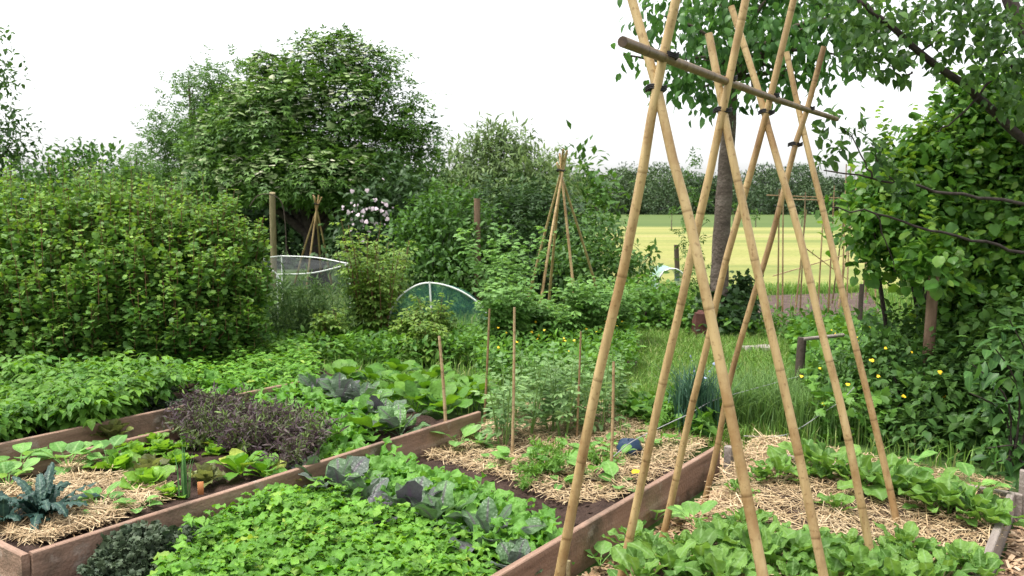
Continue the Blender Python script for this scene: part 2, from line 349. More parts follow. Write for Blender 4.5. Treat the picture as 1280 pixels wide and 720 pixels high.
def smooth_path(pts, k=4):
    pts = np.array(pts, float); n = len(pts); out = []
    for i in range(n - 1):
        p0, p1, p2, p3 = pts[max(i - 1, 0)], pts[i], pts[i + 1], pts[min(i + 2, n - 1)]
        for j in range(k):
            t = j / k
            out.append(.5 * ((2 * p1) + (-p0 + p2) * t + (2 * p0 - 5 * p1 + 4 * p2 - p3) * t * t + (-p0 + 3 * p1 - 3 * p2 + p3) * t ** 3))
    out.append(pts[-1]); return np.array(out)
def bamboo(mb, path, r0, r1, gap=.26, sides=12, rnd=None, mat=0):
    P = smooth_path(path, 8); seg = np.linalg.norm(np.diff(P, axis=0), axis=1); S = np.concatenate([[0], np.cumsum(seg)]); Lt = S[-1]
    def pos(s): return np.array([np.interp(s, S, P[:, i]) for i in range(3)])
    ss, rr, aa = [0.], [r0], [0.]
    s = rng.uniform(.05, gap)
    while s < Lt - .03:
        r = r0 + (r1 - r0) * s / Lt
        for ds, k, a in ((-.014, 1., .0), (-.006, 1.02, .1), (-.0015, .98, .6), (.003, 1.035, .25), (.010, 1.015, .06), (.03, 1., 0.)):
            if 0 < s + ds < Lt: ss.append(s + ds); rr.append(r * k); aa.append(a)
        m = s + gap * .5
        if m < Lt: ss.append(m); rr.append((r0 + (r1 - r0) * m / Lt) * .985); aa.append(0)
        s += gap * rng.uniform(.8, 1.2)
    ss.append(Lt); rr.append(r1); aa.append(.3)
    o = np.argsort(ss); ss = np.array(ss)[o]; rr = np.array(rr)[o]; aa = np.array(aa)[o]
    k = np.concatenate([[True], np.diff(ss) > 1e-4]); ss, rr, aa = ss[k], rr[k], aa[k]
    tube(mb, [pos(x) for x in ss], rr, sides, rng.random() if rnd is None else rnd, aa, mat)
def box(mb, o, ax, ay, az, mat=0, bev=.004, rnd=.5):
    """box from its centre and three half-axis vectors, with chamfered long edges"""
    o = np.array(o, float); ax, ay, az = map(lambda v: np.array(v, float), (ax, ay, az))
    ly, lz = np.linalg.norm(ay), np.linalg.norm(az); by, bz = 1 - bev / ly, 1 - bev / lz
    prof = [(-by, -1), (by, -1), (1, -bz), (1, bz), (by, 1), (-by, 1), (-1, bz), (-1, -bz)]
    V = [o + s * ax + y * ay + z * az for s in (-1, 1) for y, z in prof]
    f = [(i, (i + 1) % 8, 8 + (i + 1) % 8, 8 + i) for i in range(8)] + [tuple(range(7, -1, -1)), tuple(range(8, 16))]
    mb.add(V, f, rnd, .5, mat)
def in_poly(P, poly):
    x, y = P[:, 0], P[:, 1]; ins = np.zeros(len(P), bool); n = len(poly)
    for i in range(n):
        x1, y1 = poly[i]; x2, y2 = poly[(i + 1) % n]
        c = ((y1 > y) != (y2 > y)) & (x < (x2 - x1) * (y - y1) / (y2 - y1 + 1e-12) + x1)
        ins ^= c
    return ins
def ground_poly(px, z): return [tuple(G(a, b, z)[:2]) for a, b in px]
def sample(poly, n):
    poly = np.array(poly); lo, hi = poly.min(0), poly.max(0); out = []; k = 0
    while k < n:
        P = rng.uniform(lo, hi, (n * 2, 2)); P = P[in_poly(P, poly)]; out.append(P); k += len(P)
    return np.concatenate(out)[:n]

# ------------------------------------------------------------------ plants
def blade(mb, base, phi, el, L, W, shape, arch=1.0, ruf=.1, freq=9., cup=.15, nl=8, nw=5, rnd=.5, mat=0, twist=0., notch=0., nf=14):
    t = np.linspace(0, 1, nl + 1); ang = el - arch * t ** 1.3
    ds = L / nl
    am = (ang[:-1] + ang[1:]) / 2
    h = np.concatenate([[0], np.cumsum(np.cos(am) * ds)]); z = np.concatenate([[0], np.cumsum(np.sin(am) * ds)])
    w = np.array([shape(x) for x in t]) * W / 2
    x = np.linspace(-1, 1, nw)
    dirh = np.array([math.cos(phi), math.sin(phi), 0]); lat = np.array([-math.sin(phi), math.cos(phi), 0])
    V = []; A = []
    ph = rng.uniform(0, 6.28, 4)
    for i in range(nl + 1):
        nv = np.array([0, 0, math.cos(ang[i])]) - dirh * math.sin(ang[i])
        c = base + dirh * h[i] + np.array([0, 0, z[i]])
        tw = twist * t[i]
        l2 = lat * math.cos(tw) + nv * math.sin(tw); n2 = nv * math.cos(tw) - lat * math.sin(tw)
        for j in range(nw):
            e = abs(x[j])
            ww = w[i] * (1 - notch * (.5 + .5 * math.sin(nf * t[i] + ph[3] + (x[j] > 0) * 1.3)) * e)
            rz = ruf * W * e ** 1.5 * math.sin(freq * t[i] * 2 + ph[0] + (2.1 if x[j] > 0 else 0)) * min(1, w[i] / (W * .2 + 1e-6)) + ruf * .35 * W * math.sin(freq * 1.7 * t[i] + 5 * x[j] + ph[1]) * e
            V.append(c + l2 * x[j] * ww + n2 * (cup * e * e * w[i] + rz)); A.append(e)
    f = [(i * nw + j, i * nw + j + 1, (i + 1) * nw + j + 1, (i + 1) * nw + j) for i in range(nl) for j in range(nw - 1)]
    mb.add(V, f, rnd, A, mat)
def sh_spoon(pf=.35, pw=.07, e=.65):
    def f(t):
        if t < pf: return pw
        return max(pw * (1 - t), math.sin(PI * min(1, ((t - pf) / (1 - pf)) ** .85)) ** e if t < 1 else 0.02)
    return f
def sh_lyre(pf=.3):
    def f(t):
        if t < pf: return .08 + .12 * max(0, math.sin(t * 40))
        q = (t - pf) / (1 - pf); return max(.03, (math.sin(PI * q ** .7) ** .55) * (.75 + .25 * math.cos(q * 17)))
    return f
def sh_strap(t): return .12 if t < .12 else max(.05, math.sin(PI * (.12 + .86 * t)) ** .45)
def rosette(mb, k, L, W, shape, el=(35, 75), arch=(.5, 1.2), ruf=.1, freq=9, cup=.15, nl=8, nw=5, rad=.02, mat=0, notch=0, base=(0, 0, 0), rr=None, nf=14):
    for i in range(k):
        q = i / max(1, k - 1); phi = i * 2.4 + rng.uniform(-.3, .3)
        e = math.radians(el[0] + (el[1] - el[0]) * q + rng.uniform(-8, 8)); l = L * rng.uniform(.75, 1.1) * (1 - .25 * q)
        b = np.array(base) + np.array([math.cos(phi), math.sin(phi), 0]) * rad * (1 - q)
        blade(mb, b, phi, e, l, W * rng.uniform(.8, 1.15) * (1 - .2 * q), shape, rng.uniform(*arch), ruf, freq, cup, nl, nw, (rr(q) if rr else rng.random()), mat, rng.uniform(-.5, .5), notch, nf)
def protos(fn, name, mats, k):
    out = []
    for i in range(k):
        mb = MB(); fn(mb); o = mb.build(name, mats); out.append(o)
    return out
class Kind:
    """a few grown variants of one plant; each is used once as itself, then copied"""
    def __init__(s, fn, name, mats, k): s.fn, s.name, s.mats, s.k, s.made, s.i = fn, name, mats, k, [], 0
    def put(s, loc, sc, label, cat, group=None):
        if len(s.made) < s.k:
            mb = MB(); s.fn(mb); o = mb.build(s.name, s.mats); s.made.append(o); o.location = loc; o.scale = (sc,) * 3
            o.rotation_euler = (0, 0, rng.uniform(0, 6.28)); s.i += 1
            return tag(o, label, cat, group)
        src = s.made[s.i % s.k]; s.i += 1
        return copy_of(src, s.name, loc, rng.uniform(0, 6.28), sc, label, cat, group)
def stem_plant(mb, h, nst, T, size, lean=.25, per=10, mat_stem=1, base=(0, 0, 0), droop=.1, rad=.006, t0=.15, spread=.5, curve=.3, taper=.5):
    for s in range(nst):
        a = rng.uniform(0, 6.28); ln = rng.uniform(.3, 1) * lean
        b = np.array(base, float) + np.array([math.cos(a), math.sin(a), 0]) * .03
        hh = h * rng.uniform(.75, 1.1)
        p = [b + np.array([math.cos(a), math.sin(a), 0]) * ln * (t + curve * t * t) * hh + np.array([0, 0, hh * (t - curve * .4 * ln * t * t)]) for t in np.linspace(0, 1, 6)]
        tube(mb, p, np.linspace(rad, rad * .4, 6), 5, mat=mat_stem, cap=False)
        p = np.array(p); t = t0 + (1 - t0) * (np.arange(per) + rng.random(per)) / per
        P = np.stack([np.interp(t * 5, np.arange(6), p[:, i]) for i in range(3)], 1)
        an = np.arange(per) * 2.4 + rng.uniform(0, 6); out = np.stack([np.cos(an), np.sin(an), np.full(per, .45)], 1)
        d = out + rdir(per) * spread + np.array([0, 0, -droop])
        mb.inst(T, orient(d, np.array([0, 0, 1.]) + rdir(per) * .35, size * rng.uniform(.7, 1.2, per) * (1 - (1 - taper) * t)), P, rng.random(per), 0)

# ================================================================== SETTING
def sheet(name, pts, mat, z):
    mb = MB(); mb.add([(x, y, z) for x, y in pts], [tuple(range(len(pts)))]); return struct(mb.build(name, mat, smooth=False))
M['ground'] = noisy_mat('ground_soil_grass', [(.3, (.03, .05, .014)), (.5, (.055, .10, .022)), (.7, (.08, .14, .035))], (1.2, 1.2, 1.2), detail=9, rough=.95, bump=.6, bscale=25)
M['meadow'] = noisy_mat('meadow_grass', [(.3, (.06, .10, .022)), (.55, (.082, .125, .028)), (.8, (.12, .155, .04))], (.02, .12, 1), detail=8, rough=.95, bump=0)
def field_mat():
    m, nt, out = newmat('ripening_crop'); k = nt.links.new
    tc = nd(nt, 'ShaderNodeTexCoord'); mp = nd(nt, 'ShaderNodeMapping'); mp.inputs['Scale'].default_value = (.016, .13, 1); mp.inputs['Rotation'].default_value = (0, 0, .12)
    k(tc.outputs['Object'], mp.inputs['Vector'])
    no = nd(nt, 'ShaderNodeTexNoise', Scale=1., Detail=7., Roughness=.6); k(mp.outputs[0], no.inputs['Vector'])
    r = ramp(nt, [(.3, (.13, .17, .05)), (.42, (.19, .215, .07)), (.5, (.255, .26, .085)), (.6, (.29, .275, .105)), (.75, (.275, .24, .12))]); k(no.outputs['Fac'], r.inputs['Fac'])
    n2 = nd(nt, 'ShaderNodeTexNoise', Scale=6., Detail=6.); k(tc.outputs['Object'], n2.inputs['Vector'])
    mr = nd(nt, 'ShaderNodeMapRange'); mr.inputs[1].default_value = .3; mr.inputs[2].default_value = .7; mr.inputs[3].default_value = .8; mr.inputs[4].default_value = 1.15; k(n2.outputs['Fac'], mr.inputs['Value'])
    mx = nd(nt, 'ShaderNodeMix', data_type='RGBA', blend_type='MULTIPLY'); mx.inputs[0].default_value = 1; k(r.outputs['Color'], mx.inputs[6]); k(mr.outputs['Result'], mx.inputs[7])
    p = nd(nt, 'ShaderNodeBsdfPrincipled', Roughness=.95); p.inputs['Specular IOR Level'].default_value = .05; k(mx.outputs[2], p.inputs['Base Color']); k(p.outputs[0], out.inputs['Surface'])
    return m
M['field'] = field_mat()
sheet('ground', [(-1500, -300), (1500, -300), (1500, 2500), (-1500, 2500)], M['ground'], 0)
sheet('meadow', [(-300, 88), (400, 66), (700, 330), (-500, 330)], M['meadow'], .012)
sheet('crop_field', [(2.2, 18), (18, 17), (90, 60), (400, 66), (60, 72), (4, 84), (3.4, 40)], M['field'], .02)
sheet('bare_soil', [tuple(G(*p)[:2]) for p in ((925, 408), (950, 370), (1085, 366), (1110, 405), (1020, 412))], noisy_mat('dry_soil', [(.3, (.06, .04, .033)), (.55, (.105, .072, .06)), (.8, (.17, .125, .105))], (5, 5, 5), rough=.95, bump=.8, bscale=30), .008)

# far wood: a row of crowns some 290 m off
mb = MB()
blobs = []
x = -330.
prof = lambda px: np.interp(px, [-400, 740, 760, 800, 850, 900, 960, 1000, 1060, 1100, 1500], [230, 228, 206, 208, 216, 220, 210, 214, 224, 224, 222])
for px in np.arange(-60, 1420, 6.):
    Y = 300 + rng.uniform(-15, 25); top = at(px, prof(px) + 5 * math.sin(px * .043) + 4 * math.sin(px * .11 + 1) + rng.uniform(-5, 8), Y)[2]
    c = at(px, 262, Y); r = rng.uniform(3.5, 8.)
    blobs.append((np.array([c[0], Y, max(r, top - r)]), r)); blobs.append((np.array([c[0] + 3, Y - 4, r * .7]), r))
for c, r in blobs:
    n = 600; d = rdir(n); d[:, 1] = -np.abs(d[:, 1]) * .8 + .2 * d[:, 1]
    P = c + d * r * rng.uniform(.75, 1.08, n)[:, None]; cr = rng.random()
    leaves(mb, P, d, .95, L_dart, 1, .1, .8, np.clip(cr * .75 + rng.random(n) * .28, 0, 1))
mb2 = mb.build('distant_wood', M['wood_far']); tag(mb2, 'dark green belt of woodland beyond the yellow field', 'woodland', kind='stuff')

# ================================================================== RAISED BEDS
SOIL = .12
SOILB = .045
def make_bed(label, s0, s1, n0, n1, planks, soil_name='soil', soil_z=SOIL):
    root = thing('raised_bed', label, 'raised bed', bed((s0 + s1) / 2, (n0 + n1) / 2))
    # soil surface
    mb = MB(); ns, nn = 46, 24
    S, NN = np.meshgrid(np.linspace(s0 + .02, s1 - .02, ns), np.linspace(n0 + .02, n1 - .02, nn), indexing='ij')
    Z = soil_z + .02 * np.sin(S * 7 + NN * 3) * np.sin(NN * 8) + rng.normal(size=S.shape) * .009
    V = S[..., None] * U + NN[..., None] * N_; V[..., 2] = Z
    f = [(i * nn + j, i * nn + j + 1, (i + 1) * nn + j + 1, (i + 1) * nn + j) for i in range(ns - 1) for j in range(nn - 1)]
    f = [q[::-1] for q in f]
    mb.add(V.reshape(-1, 3), f)
    # clods
    n = 500; P = np.stack([rng.uniform(s0 + .05, s1 - .05, n), rng.uniform(n0 + .05, n1 - .05, n)], 1)
    P3 = P[:, :1] * U + P[:, 1:] * N_ + np.array([0, 0, soil_z + .008])
    oc = tmpl([(1, 0, 0), (-1, 0, 0), (0, 1, 0), (0, -1, 0), (0, 0, .8), (.6, .6, .3), (-.6, .5, .35), (-.5, -.6, .3), (.6, -.55, .3)], [(4, 0, 5), (4, 5, 2), (4, 2, 6), (4, 6, 1), (4, 1, 7), (4, 7, 3), (4, 3, 8), (4, 8, 0)])
    mb.inst(oc, orient(rdir(n) * np.array([1, 1, .1]), np.array([0, 0, 1.]) + rdir(n) * .3, rng.uniform(.005, .02, n)), P3, rng.random(n))
    mb.build(soil_name, M['soil'], root)
    for (a, b, zt, mat) in planks:                 # each plank: two (s, n) ends, height of its top
        p, q = bed(*a), bed(*b); c = (p + q) / 2; ax = (q - p) / 2; d = nrm(ax); lat = np.array([-d[1], d[0], 0])
        m2 = MB(); hz = (zt + .04) / 2
        nseg = 8                                   # slightly wavy board
        box(m2, (0, 0, 0), (np.linalg.norm(ax), 0, 0), (0, .017, 0), (0, 0, hz), bev=.004)
        o = m2.build('plank', mat, smooth=False); o.parent = root
        o.location = c + np.array([0, 0, zt - hz]) - np.array(root.location); o.rotation_euler = (0, 0, math.atan2(d[1], d[0]))
    return root
TA = .21
cornerA = sn(G(38, 690, TA)); print('cornerA', cornerA, 'endA', sn(G(590, 514, TA)), 'R', sn(G(640, 715, TA)), sn(G(890, 556, TA)), 'potato', sn(G(42, 545, TA)), sn(G(192, 521, TA)), 'C', sn(G(1265, 603, TA)), sn(G(1100, 580, TA)), sn(G(103, 556, TA)))
nL = cornerA[1]; sA0 = cornerA[0]
nR = (sn(G(640, 715, TA))[1] + sn(G(890, 556, TA))[1]) / 2
sE = sn(G(890, 556, TA))[0]
nP = sn(G(120, 533, TA))[1]; nA2 = sn(G(103, 556, TA))[1]
sEA = sn(G(592, 513, TA))[0]
nC, sC = sn(G(1265, 603, TA))[1], sn(G(1265, 603, TA))[0]
bed_a = make_bed('reddish plank bed with dark kale, lettuces and purple mizuna', sA0, sEA, nA2, nL,
                 [((sA0, nL), (sEA, nL), TA, M['plank']), ((sA0 + .021, nA2 + .03), (sEA, nA2 + .03), TA - .02, M['plank']), ((sA0 - .021, nL - .0), (sA0 - .021, nA2), TA - .004, M['plank'])])
bed_b = make_bed('long bed of bright mustard greens, straw and thin stakes between two red boards', sA0 - .8, sE, nL + .023, nR,
                 [((sA0 - .8, nR), (sE, nR), TA, M['plank'])], soil_z=SOILB)
bed_p = make_bed('bed of leafy potato plants below the big currant bushes', sA0 - .6, sEA + .7, nP - 1.45, nP,
                 [((sA0 - .6, nP), (sEA, nP), TA + .02, M['plank'])])
bed_c = make_bed('chard bed mulched with straw under the bamboo frame, grey board at its outer edge', sA0 - .5, sC, nC - 1.15, nC,
                 [((sA0 - .5, nC), (sC - .0, nC), TA - .05, M['greyplank']), ((sC + .022, nC - 1.2), (sC + .022, nC + .05), TA - .06, M['greyplank'])])
# upright corner posts
def stub(root, s, n, h, mat, w=.03):
    mb = MB(); p = bed(s, n); box(mb, p + np.array([0, 0, h / 2 - .05]), (0, 0, h / 2 + .05), U * w, N_ * w, bev=.005); return mb.build('corner_post', mat, root, smooth=False)
stub(bed_b, sE + .06, nR + .05, .2, M['greyplank'], .025)
stub(bed_c, sC + .05, nC + .055, .27, M['greyplank'], .025)

def strip_stuff(name, polys, n, lo, hi, w, mat, z0, zs, label, cat, tilt=.22):
    mb = MB()
    for poly, k in polys:
        P = sample(poly, k); L = rng.uniform(lo, hi, k) * rng.uniform(.5, 1, k)
        z = z0 + zs * rng.random(k) * (.6 + .4 * np.sin(P[:, 0] * 6) * np.sin(P[:, 1] * 5))
        a = rng.uniform(0, 6.28, k); d = np.stack([np.cos(a), np.sin(a), rng.normal(size=k) * tilt], 1)
        V = tmpl([(-.5, -.5, 0), (.5, -.5, 0), (.5, 0, 1.), (-.5, 0, 1.), (.45, .5, 0), (-.45, .5, 0)], [(0, 1, 2, 3), (3, 2, 4, 5)])
        Mx = orient(d, np.array([0, 0, 1.]) + rdir(k) * .5, np.ones(k))
        ww = w * rng.uniform(.6, 1.4, k)
        S = np.stack([ww, L, rng.uniform(-.04, .08, k) * L], 1)
        mb.inst(V, Mx * S[:, None, :], np.column_stack([P, z]), rng.random(k))
    o = mb.build(name, mat, smooth=False)
    return tag(o, label, cat, kind='stuff')
def mound(name, px, z, mat, h=.03):
    pass
pA = ground_poly([(36, 684), (-40, 648), (10, 610), (110, 600), (175, 603), (215, 612), (205, 628), (120, 662)], SOIL)
strip_stuff('straw_mulch', [(pA, 5200), (ground_poly([(75, 585), (110, 572), (118, 588), (85, 596)], SOIL), 500)], 0, .05, .24, .0042, M['straw'], SOIL + .01, .05, 'pale straw mulch around the dark kale at the near corner of the lettuce bed', 'straw')
pB = ground_poly([(530, 572), (600, 534), (700, 492), (800, 506), (888, 552), (850, 585), (765, 630), (705, 632), (640, 605)], SOILB)
strip_stuff('straw_mulch', [(pB, 12000)], 0, .04, .2, .0042, M['straw'], SOILB + .01, .045, 'pale straw mulch round the broad beans and stakes', 'straw')
pC = ground_poly([(905, 590), (950, 545), (1100, 575), (1258, 604), (1235, 690), (1180, 740), (1000, 760), (880, 760), (850, 700)], SOIL)
strip_stuff('straw_mulch', [(pC, 10500)], 0, .04, .22, .0042, M['straw'], SOIL + .008, .03, 'golden straw mulch between the chard plants', 'straw')
pD = [tuple(bed(s, n)[:2]) for s, n in ((1.2, nR + .03), (1.2, nC - 1.05), (sC - .2, nC - 1.0), (sC + .6, nC - .9), (sC + .5, nR + .1))]
pE = [tuple(bed(s_, n_)[:2]) for s_, n_ in ((1.5, nC + .03), (sC + .3, nC + .03), (sC + .3, nC + .8), (1.5, nC + .8))]
strip_stuff('wood_chips', [(pD, 9000), (pE, 5000), (ground_poly([(895, 548), (960, 528), (1010, 548), (960, 600), (900, 600)], .0), 1500)], 0, .015, .075, .016, M['chip'], .005, .03, 'brown wood chip path beside the red plank of the mustard bed', 'wood chips', .35)
mbp = MB()
mbp.add([(a, b, .006) for a, b in pD], [tuple(range(len(pD)))]); mbp.add([(a, b, .006) for a, b in pE], [tuple(range(len(pE)))][::-1]); struct(mbp.build('path', noisy_mat('path_litter', [(.3, (.08, .05, .032)), (.55, (.24, .16, .1)), (.8, (.42, .31, .2))], (30, 30, 30), rough=.95, bump=.6, bscale=70), smooth=False))

# ================================================================== BAMBOO BEAN FRAME
HB = 2.15
b0, b1 = G(778, 52, HB), G(1046, 149, HB)
dirb = nrm(b1 - b0); print('bar', b0, b1, sn(b0), sn(b1))
latb = np.array([dirb[1], -dirb[0], 0])
def on_plane(px, py, p0, nrm_):
    r = ray(px, py); o = np.array([0, 0, CH]); t = np.dot(p0 - o, nrm_) / np.dot(r, nrm_); return o + r * t
frame = thing('bean_frame', 'tall tent of thick bamboo poles lashed along a dark ridge pole above the chard', 'plant frame', G(918, 740, .0))
mb = MB(); bamboo(mb, [b0, (b0 + b1) / 2 + np.array([0, 0, -.01]), b1], .0168, .0125, .3, rnd=.35); mb.build('ridge_pole', M['bamboo_dark'], frame)
PAIRS = [((838, 72), [[(853, -40), (845, 0), (820, 113), (804, 209), (777, 347), (746, 480), (699, 720)], [(779, -40), (790, 0), (822, 113), (836, 180), (860, 268), (887, 390), (920, 552), (954, 722)]]),
         ((912, 100), [[(940, -40), (931, 5), (903, 140), (895, 182), (867, 305), (849, 390), (827, 485), (778, 715)], [(886, 42), (904, 136), (914, 190), (930, 262), (954, 373), (979, 480), (1003, 590), (1030, 722)]]),
         ((966, 121), [[(1000, -30), (992, 0), (958, 142), (948, 180), (925, 263), (902, 347), (886, 422), (860, 528), (840, 622), (817, 720)], [(914, 8), (950, 120), (966, 182), (997, 285), (1026, 410), (1055, 524), (1088, 690), (1094, 722)]]),
         ((1011, 137), [[(1030, 58), (1003, 158), (994, 182), (963, 303), (942, 370), (912, 476), (897, 557), (880, 630), (860, 718)], [(983, 65), (1003, 158), (1034, 284), (1060, 395), (1092, 524), (1116, 628), (1134, 720)]])]
RND = [(.62, .75), (.55, .72), (.42, .66), (.12, .6)]
for i, (bp, poles) in enumerate(PAIRS):
    p0 = G(*bp, HB)
    for j, pl in enumerate(poles):
        off = dirb * (.022 if j == 0 else -.012) * (-1 if j == 0 else 1)
        path = [on_plane(px, py, p0 + off * (1 if j == 0 else 1), dirb) for px, py in pl]
        # carry the pole on down into the soil
        d = path[-1] - path[-2]; k = (path[-1][2] + .08) / -d[2]
        path.append(path[-1] + d * k)
        path = np.array(path)[::-1]
        # keep the measured bends gentle
        r = (.0195, .019, .0182, .0175)[i]
        mb = MB(); bamboo(mb, path, r * 1.02, r * .80, .36, rnd=RND[i][j]); mb.build('pole', M['bamboo'], frame)
    # rubber ties: one at the crossing, one at the ridge pole
    cp = on_plane(*poles[0][2 if i else 2], p0, dirb)
    for q, rx in ((cp, .036), (p0, .031)):
        mt = MB()
        for w in range(3):
            a = np.linspace(0, 2 * PI, 20)
            tube(mt, [q + np.array([0, 0, .006 * w + .004 * math.sin(3 * t)]) + rx * (.95 * math.cos(t) * latb + 1.02 * math.sin(t) * dirb) * (1 if q is cp else .9) for t in a], .0034, 5, cap=False)
        mt.build('rubber_tie', M['tie'], frame)

# stakes in the mustard bed
stakes = [((559, 555), (549, 420), .013, 'short frayed bamboo stake leaning beside the broad bean leaves, thickest of the thin stakes'),
          ((605, 522), (612, 386), .0105, 'thin bamboo stake standing behind the others near the net tunnel end'),
          ((640, 570), (643, 384), .0105, 'thin upright bamboo stake in the straw among pale broad bean leaves'),
          ((720, 552), (726, 414), .009, 'thin dark bamboo stake between the broad beans and the first tall pole'),
          ((763, 600), (767, 452), .0105, 'thin stake standing in straw just past the first tall bamboo pole')]
for (fb, tp, r, lab) in stakes:
    b = G(*fb, SOILB); t = at(*tp, b[1] + .02); mb = MB(); bamboo(mb, [b - np.array([0, 0, .1]), (b + t) / 2 + np.array([.004, 0, 0]), t], r, r * .75, .13, 8)
    tag(mb.build('bamboo_stake', M['bamboo_old'], origin=b), lab, 'stake', 'thin stakes in the mustard bed')
for px, h in ((668, .1), (692, .13)):
    b = bed(sn(G(px, 718, .05))[0], nR + .06); mb = MB(); tube(mb, [b, b + np.array([.004, 0, h])], [.011, .010], 7)
    tag(mb.build('short_peg', M['palepost'], origin=b), 'short broken peg standing against the outside of the red plank' if px == 668 else 'pale peg beside the broken one at the foot of the first bamboo pole', 'peg')
mb = MB(); b = G(251, 617, SOIL); box(mb, b + np.array([0, 0, .02]), (0, 0, .045), (.014, .006, 0), (-.002, .004, 0), bev=.001)
tag(mb.build('plant_label', plain('orange_wood', (.5, .2, .07)), origin=b), 'small orange wooden plant label in bare soil by the spring onions', 'plant label')

# wigwams
def wigwam(label, apex, feet, r, over=.25):
    c = np.mean(feet, axis=0); root = thing('bamboo_wigwam', label, 'wigwam', (c[0], c[1], 0), 'bamboo wigwams')
    for f in feet:
        d = apex - f; mb = MB(); e = apex + nrm(d) * over * rng.uniform(.5, 1.1); off = rng.normal(size=3) * .02
        bamboo(mb, [f - np.array([0, 0, .03]), (f + apex) / 2, apex + off, e + off * 1.5], r, r * .7, .28, 8, rnd=rng.uniform(.6, 1.)); mb.build('pole', M['bamboo'], root)
    mt = MB(); a = np.linspace(0, 2 * PI, 14); tube(mt, [apex + np.array([.05 * math.cos(t), .05 * math.sin(t), .01 * math.sin(2 * t)]) for t in a], .012, 5, cap=False); mt.build('tie', M['tie'], root)
wigwam('bamboo wigwam rising out of the pea plants', at(701, 213, 10.9), [G(668, 430), G(724, 424), G(652, 405), G(758, 400), G(684, 400)], .0205)
wigwam('small old wigwam of canes in the dark shade beneath the big elder', at(396, 255, 16.4), [G(366, 362), G(382, 368), G(416, 362), G(402, 356)], .022, .2)

# ================================================================== POSTS, CAGE, TUNNEL, FAR FRAME
def post(name, label, base, top, r, mat, sides=10, sq=False):
    b, t = np.array(base), np.array(top); mb = MB()
    pts = [b + (t - b) * k + np.array([.15 * r * math.sin(5 * k), 0, 0]) for k in np.linspace(0, 1, 8)]
    tube(mb, pts, r * (1 - .08 * np.linspace(0, 1, 8)), sides); return tag(mb.build(name, mat, origin=b), label, 'post')
post('wooden_post', 'pale wooden post with flat top beside the old wigwam under the elder', G(342, 366), at(341, 241, 16.3), .062, M['palepost'])
post('wooden_post', 'old wooden post standing among the bramble leaves below the willow', at(596, 300, 13.4) * np.array([1, 1, 0]), at(597, 248, 13.4), .055, M['post'])
post('wooden_post', 'leaning brown post inside the hazel and rose bushes', at(1150, 552, 6.25) * np.array([1, 1, 0]), at(1171, 318, 6.35), .042, M['post'])
post('wooden_post', 'dark short post at the edge of the grass path with wire stapled on', G(994, 505), at(1004, 422, G(994, 505)[1]), .04, M['darkpost'])
post('fence_stake', 'short black stake at the near edge of the yellow field', G(846, 352), at(846, 306, G(846, 352)[1]), .06, M['darkpost'])
post('fence_stake', 'thin dark stake standing between the far canes and the hazel', G(1072, 432), at(1078, 355, G(1072, 432)[1]), .03, M['darkpost'])
b = at(1004, 424, G(994, 505)[1] - .03); mb = MB(); tube(mb, [b, b + np.array([.38, .1, .02])], .016, 7)
tag(mb.build('rail', M['greyplank'], origin=b), 'short grey rail fixed across the top of the dark post', 'rail')
# wires
def wire(label, px, Ys, r=.0035):
    P = smooth_path([at(a, b, Y) for (a, b), Y in zip(px, Ys)], 5); mb = MB(); tube(mb, P, r, 4)
    tag(mb.build('wire', M['wire'], origin=P[0]), label, 'wire')
wire('slack grey wire sagging from the dark post over the straw bed', [(765, 572), (790, 552), (830, 532), (862, 517), (893, 500), (935, 488), (1000, 470)], [5.1, 5.3, 5.6, 5.8, 6.1, 6.4, 7.0])
wire('loose wire running from the grass edge up to the bush behind the chard', [(930, 545), (975, 545), (1000, 535), (1030, 515), (1050, 502), (1068, 484)], [5.7, 5.8, 5.85, 5.9, 6., 6.])
wire('kinked wire lying over the straw between two chards', [(1015, 640), (1040, 620), (1062, 610)], [4.35, 4.5, 4.6])

# fruit cage of white pipe with grey netting
cage = thing('fruit_cage', 'low grey netted cage with thin white pipe rails beyond the asparagus', 'netting cage', G(380, 400))
pA_, pB_, pC_, pD_ = at(317, 327, 12.2), at(352, 320, 13.6), at(437, 330, 13.0), at(346, 343, 11.6)
def pipe(P, r=.0105): mb = MB(); tube(mb, smooth_path(P, 6), r, 6); mb.build('pipe', M['white_pipe'], cage)
pipe([pA_, at(335, 322, 13.0), pB_]); pipe([pB_, at(395, 322, 13.4), pC_]); pipe([pD_, at(392, 341, 12.1), pC_])
pipe([at(300, 350, 11.4), at(318, 334, 11.5), at(335, 337, 11.5), pD_, at(352, 362, 11.6), at(353, 380, 11.6)])
for p in (pA_, pB_, pC_, pD_): pipe([p * np.array([1, 1, 0]), p * np.array([1, 1, .5]), p])
mb = MB()
def quadnet(mb, a, b, c, d, n=5):
    V = []; 
    for i in range(n + 1):
        for j in range(n + 1):
            s, t = i / n, j / n; p = (a * (1 - s) + b * s) * (1 - t) + (d * (1 - s) + c * s) * t; p = p + np.array([0, 0, -.06 * math.sin(PI * s) * math.sin(PI * t)]); V.append(p)
    mb.add(V, [(i * (n + 1) + j, i * (n + 1) + j + 1, (i + 1) * (n + 1) + j + 1, (i + 1) * (n + 1) + j) for i in range(n) for j in range(n)])
z0 = np.array([1, 1, 0.])
quadnet(mb, pA_, pB_, pC_, pD_); quadnet(mb, pD_ * z0, pC_ * z0, pC_, pD_); quadnet(mb, pA_ * z0, pD_ * z0, pD_, pA_); quadnet(mb, pB_ * z0, pC_ * z0, pC_, pB_)
mb.build('netting', M['net_grey'], cage)
wc = thing('wire_hoop', 'thin dark wire hoop arching behind the pale post', 'hoop', G(342, 366)); mb = MB()
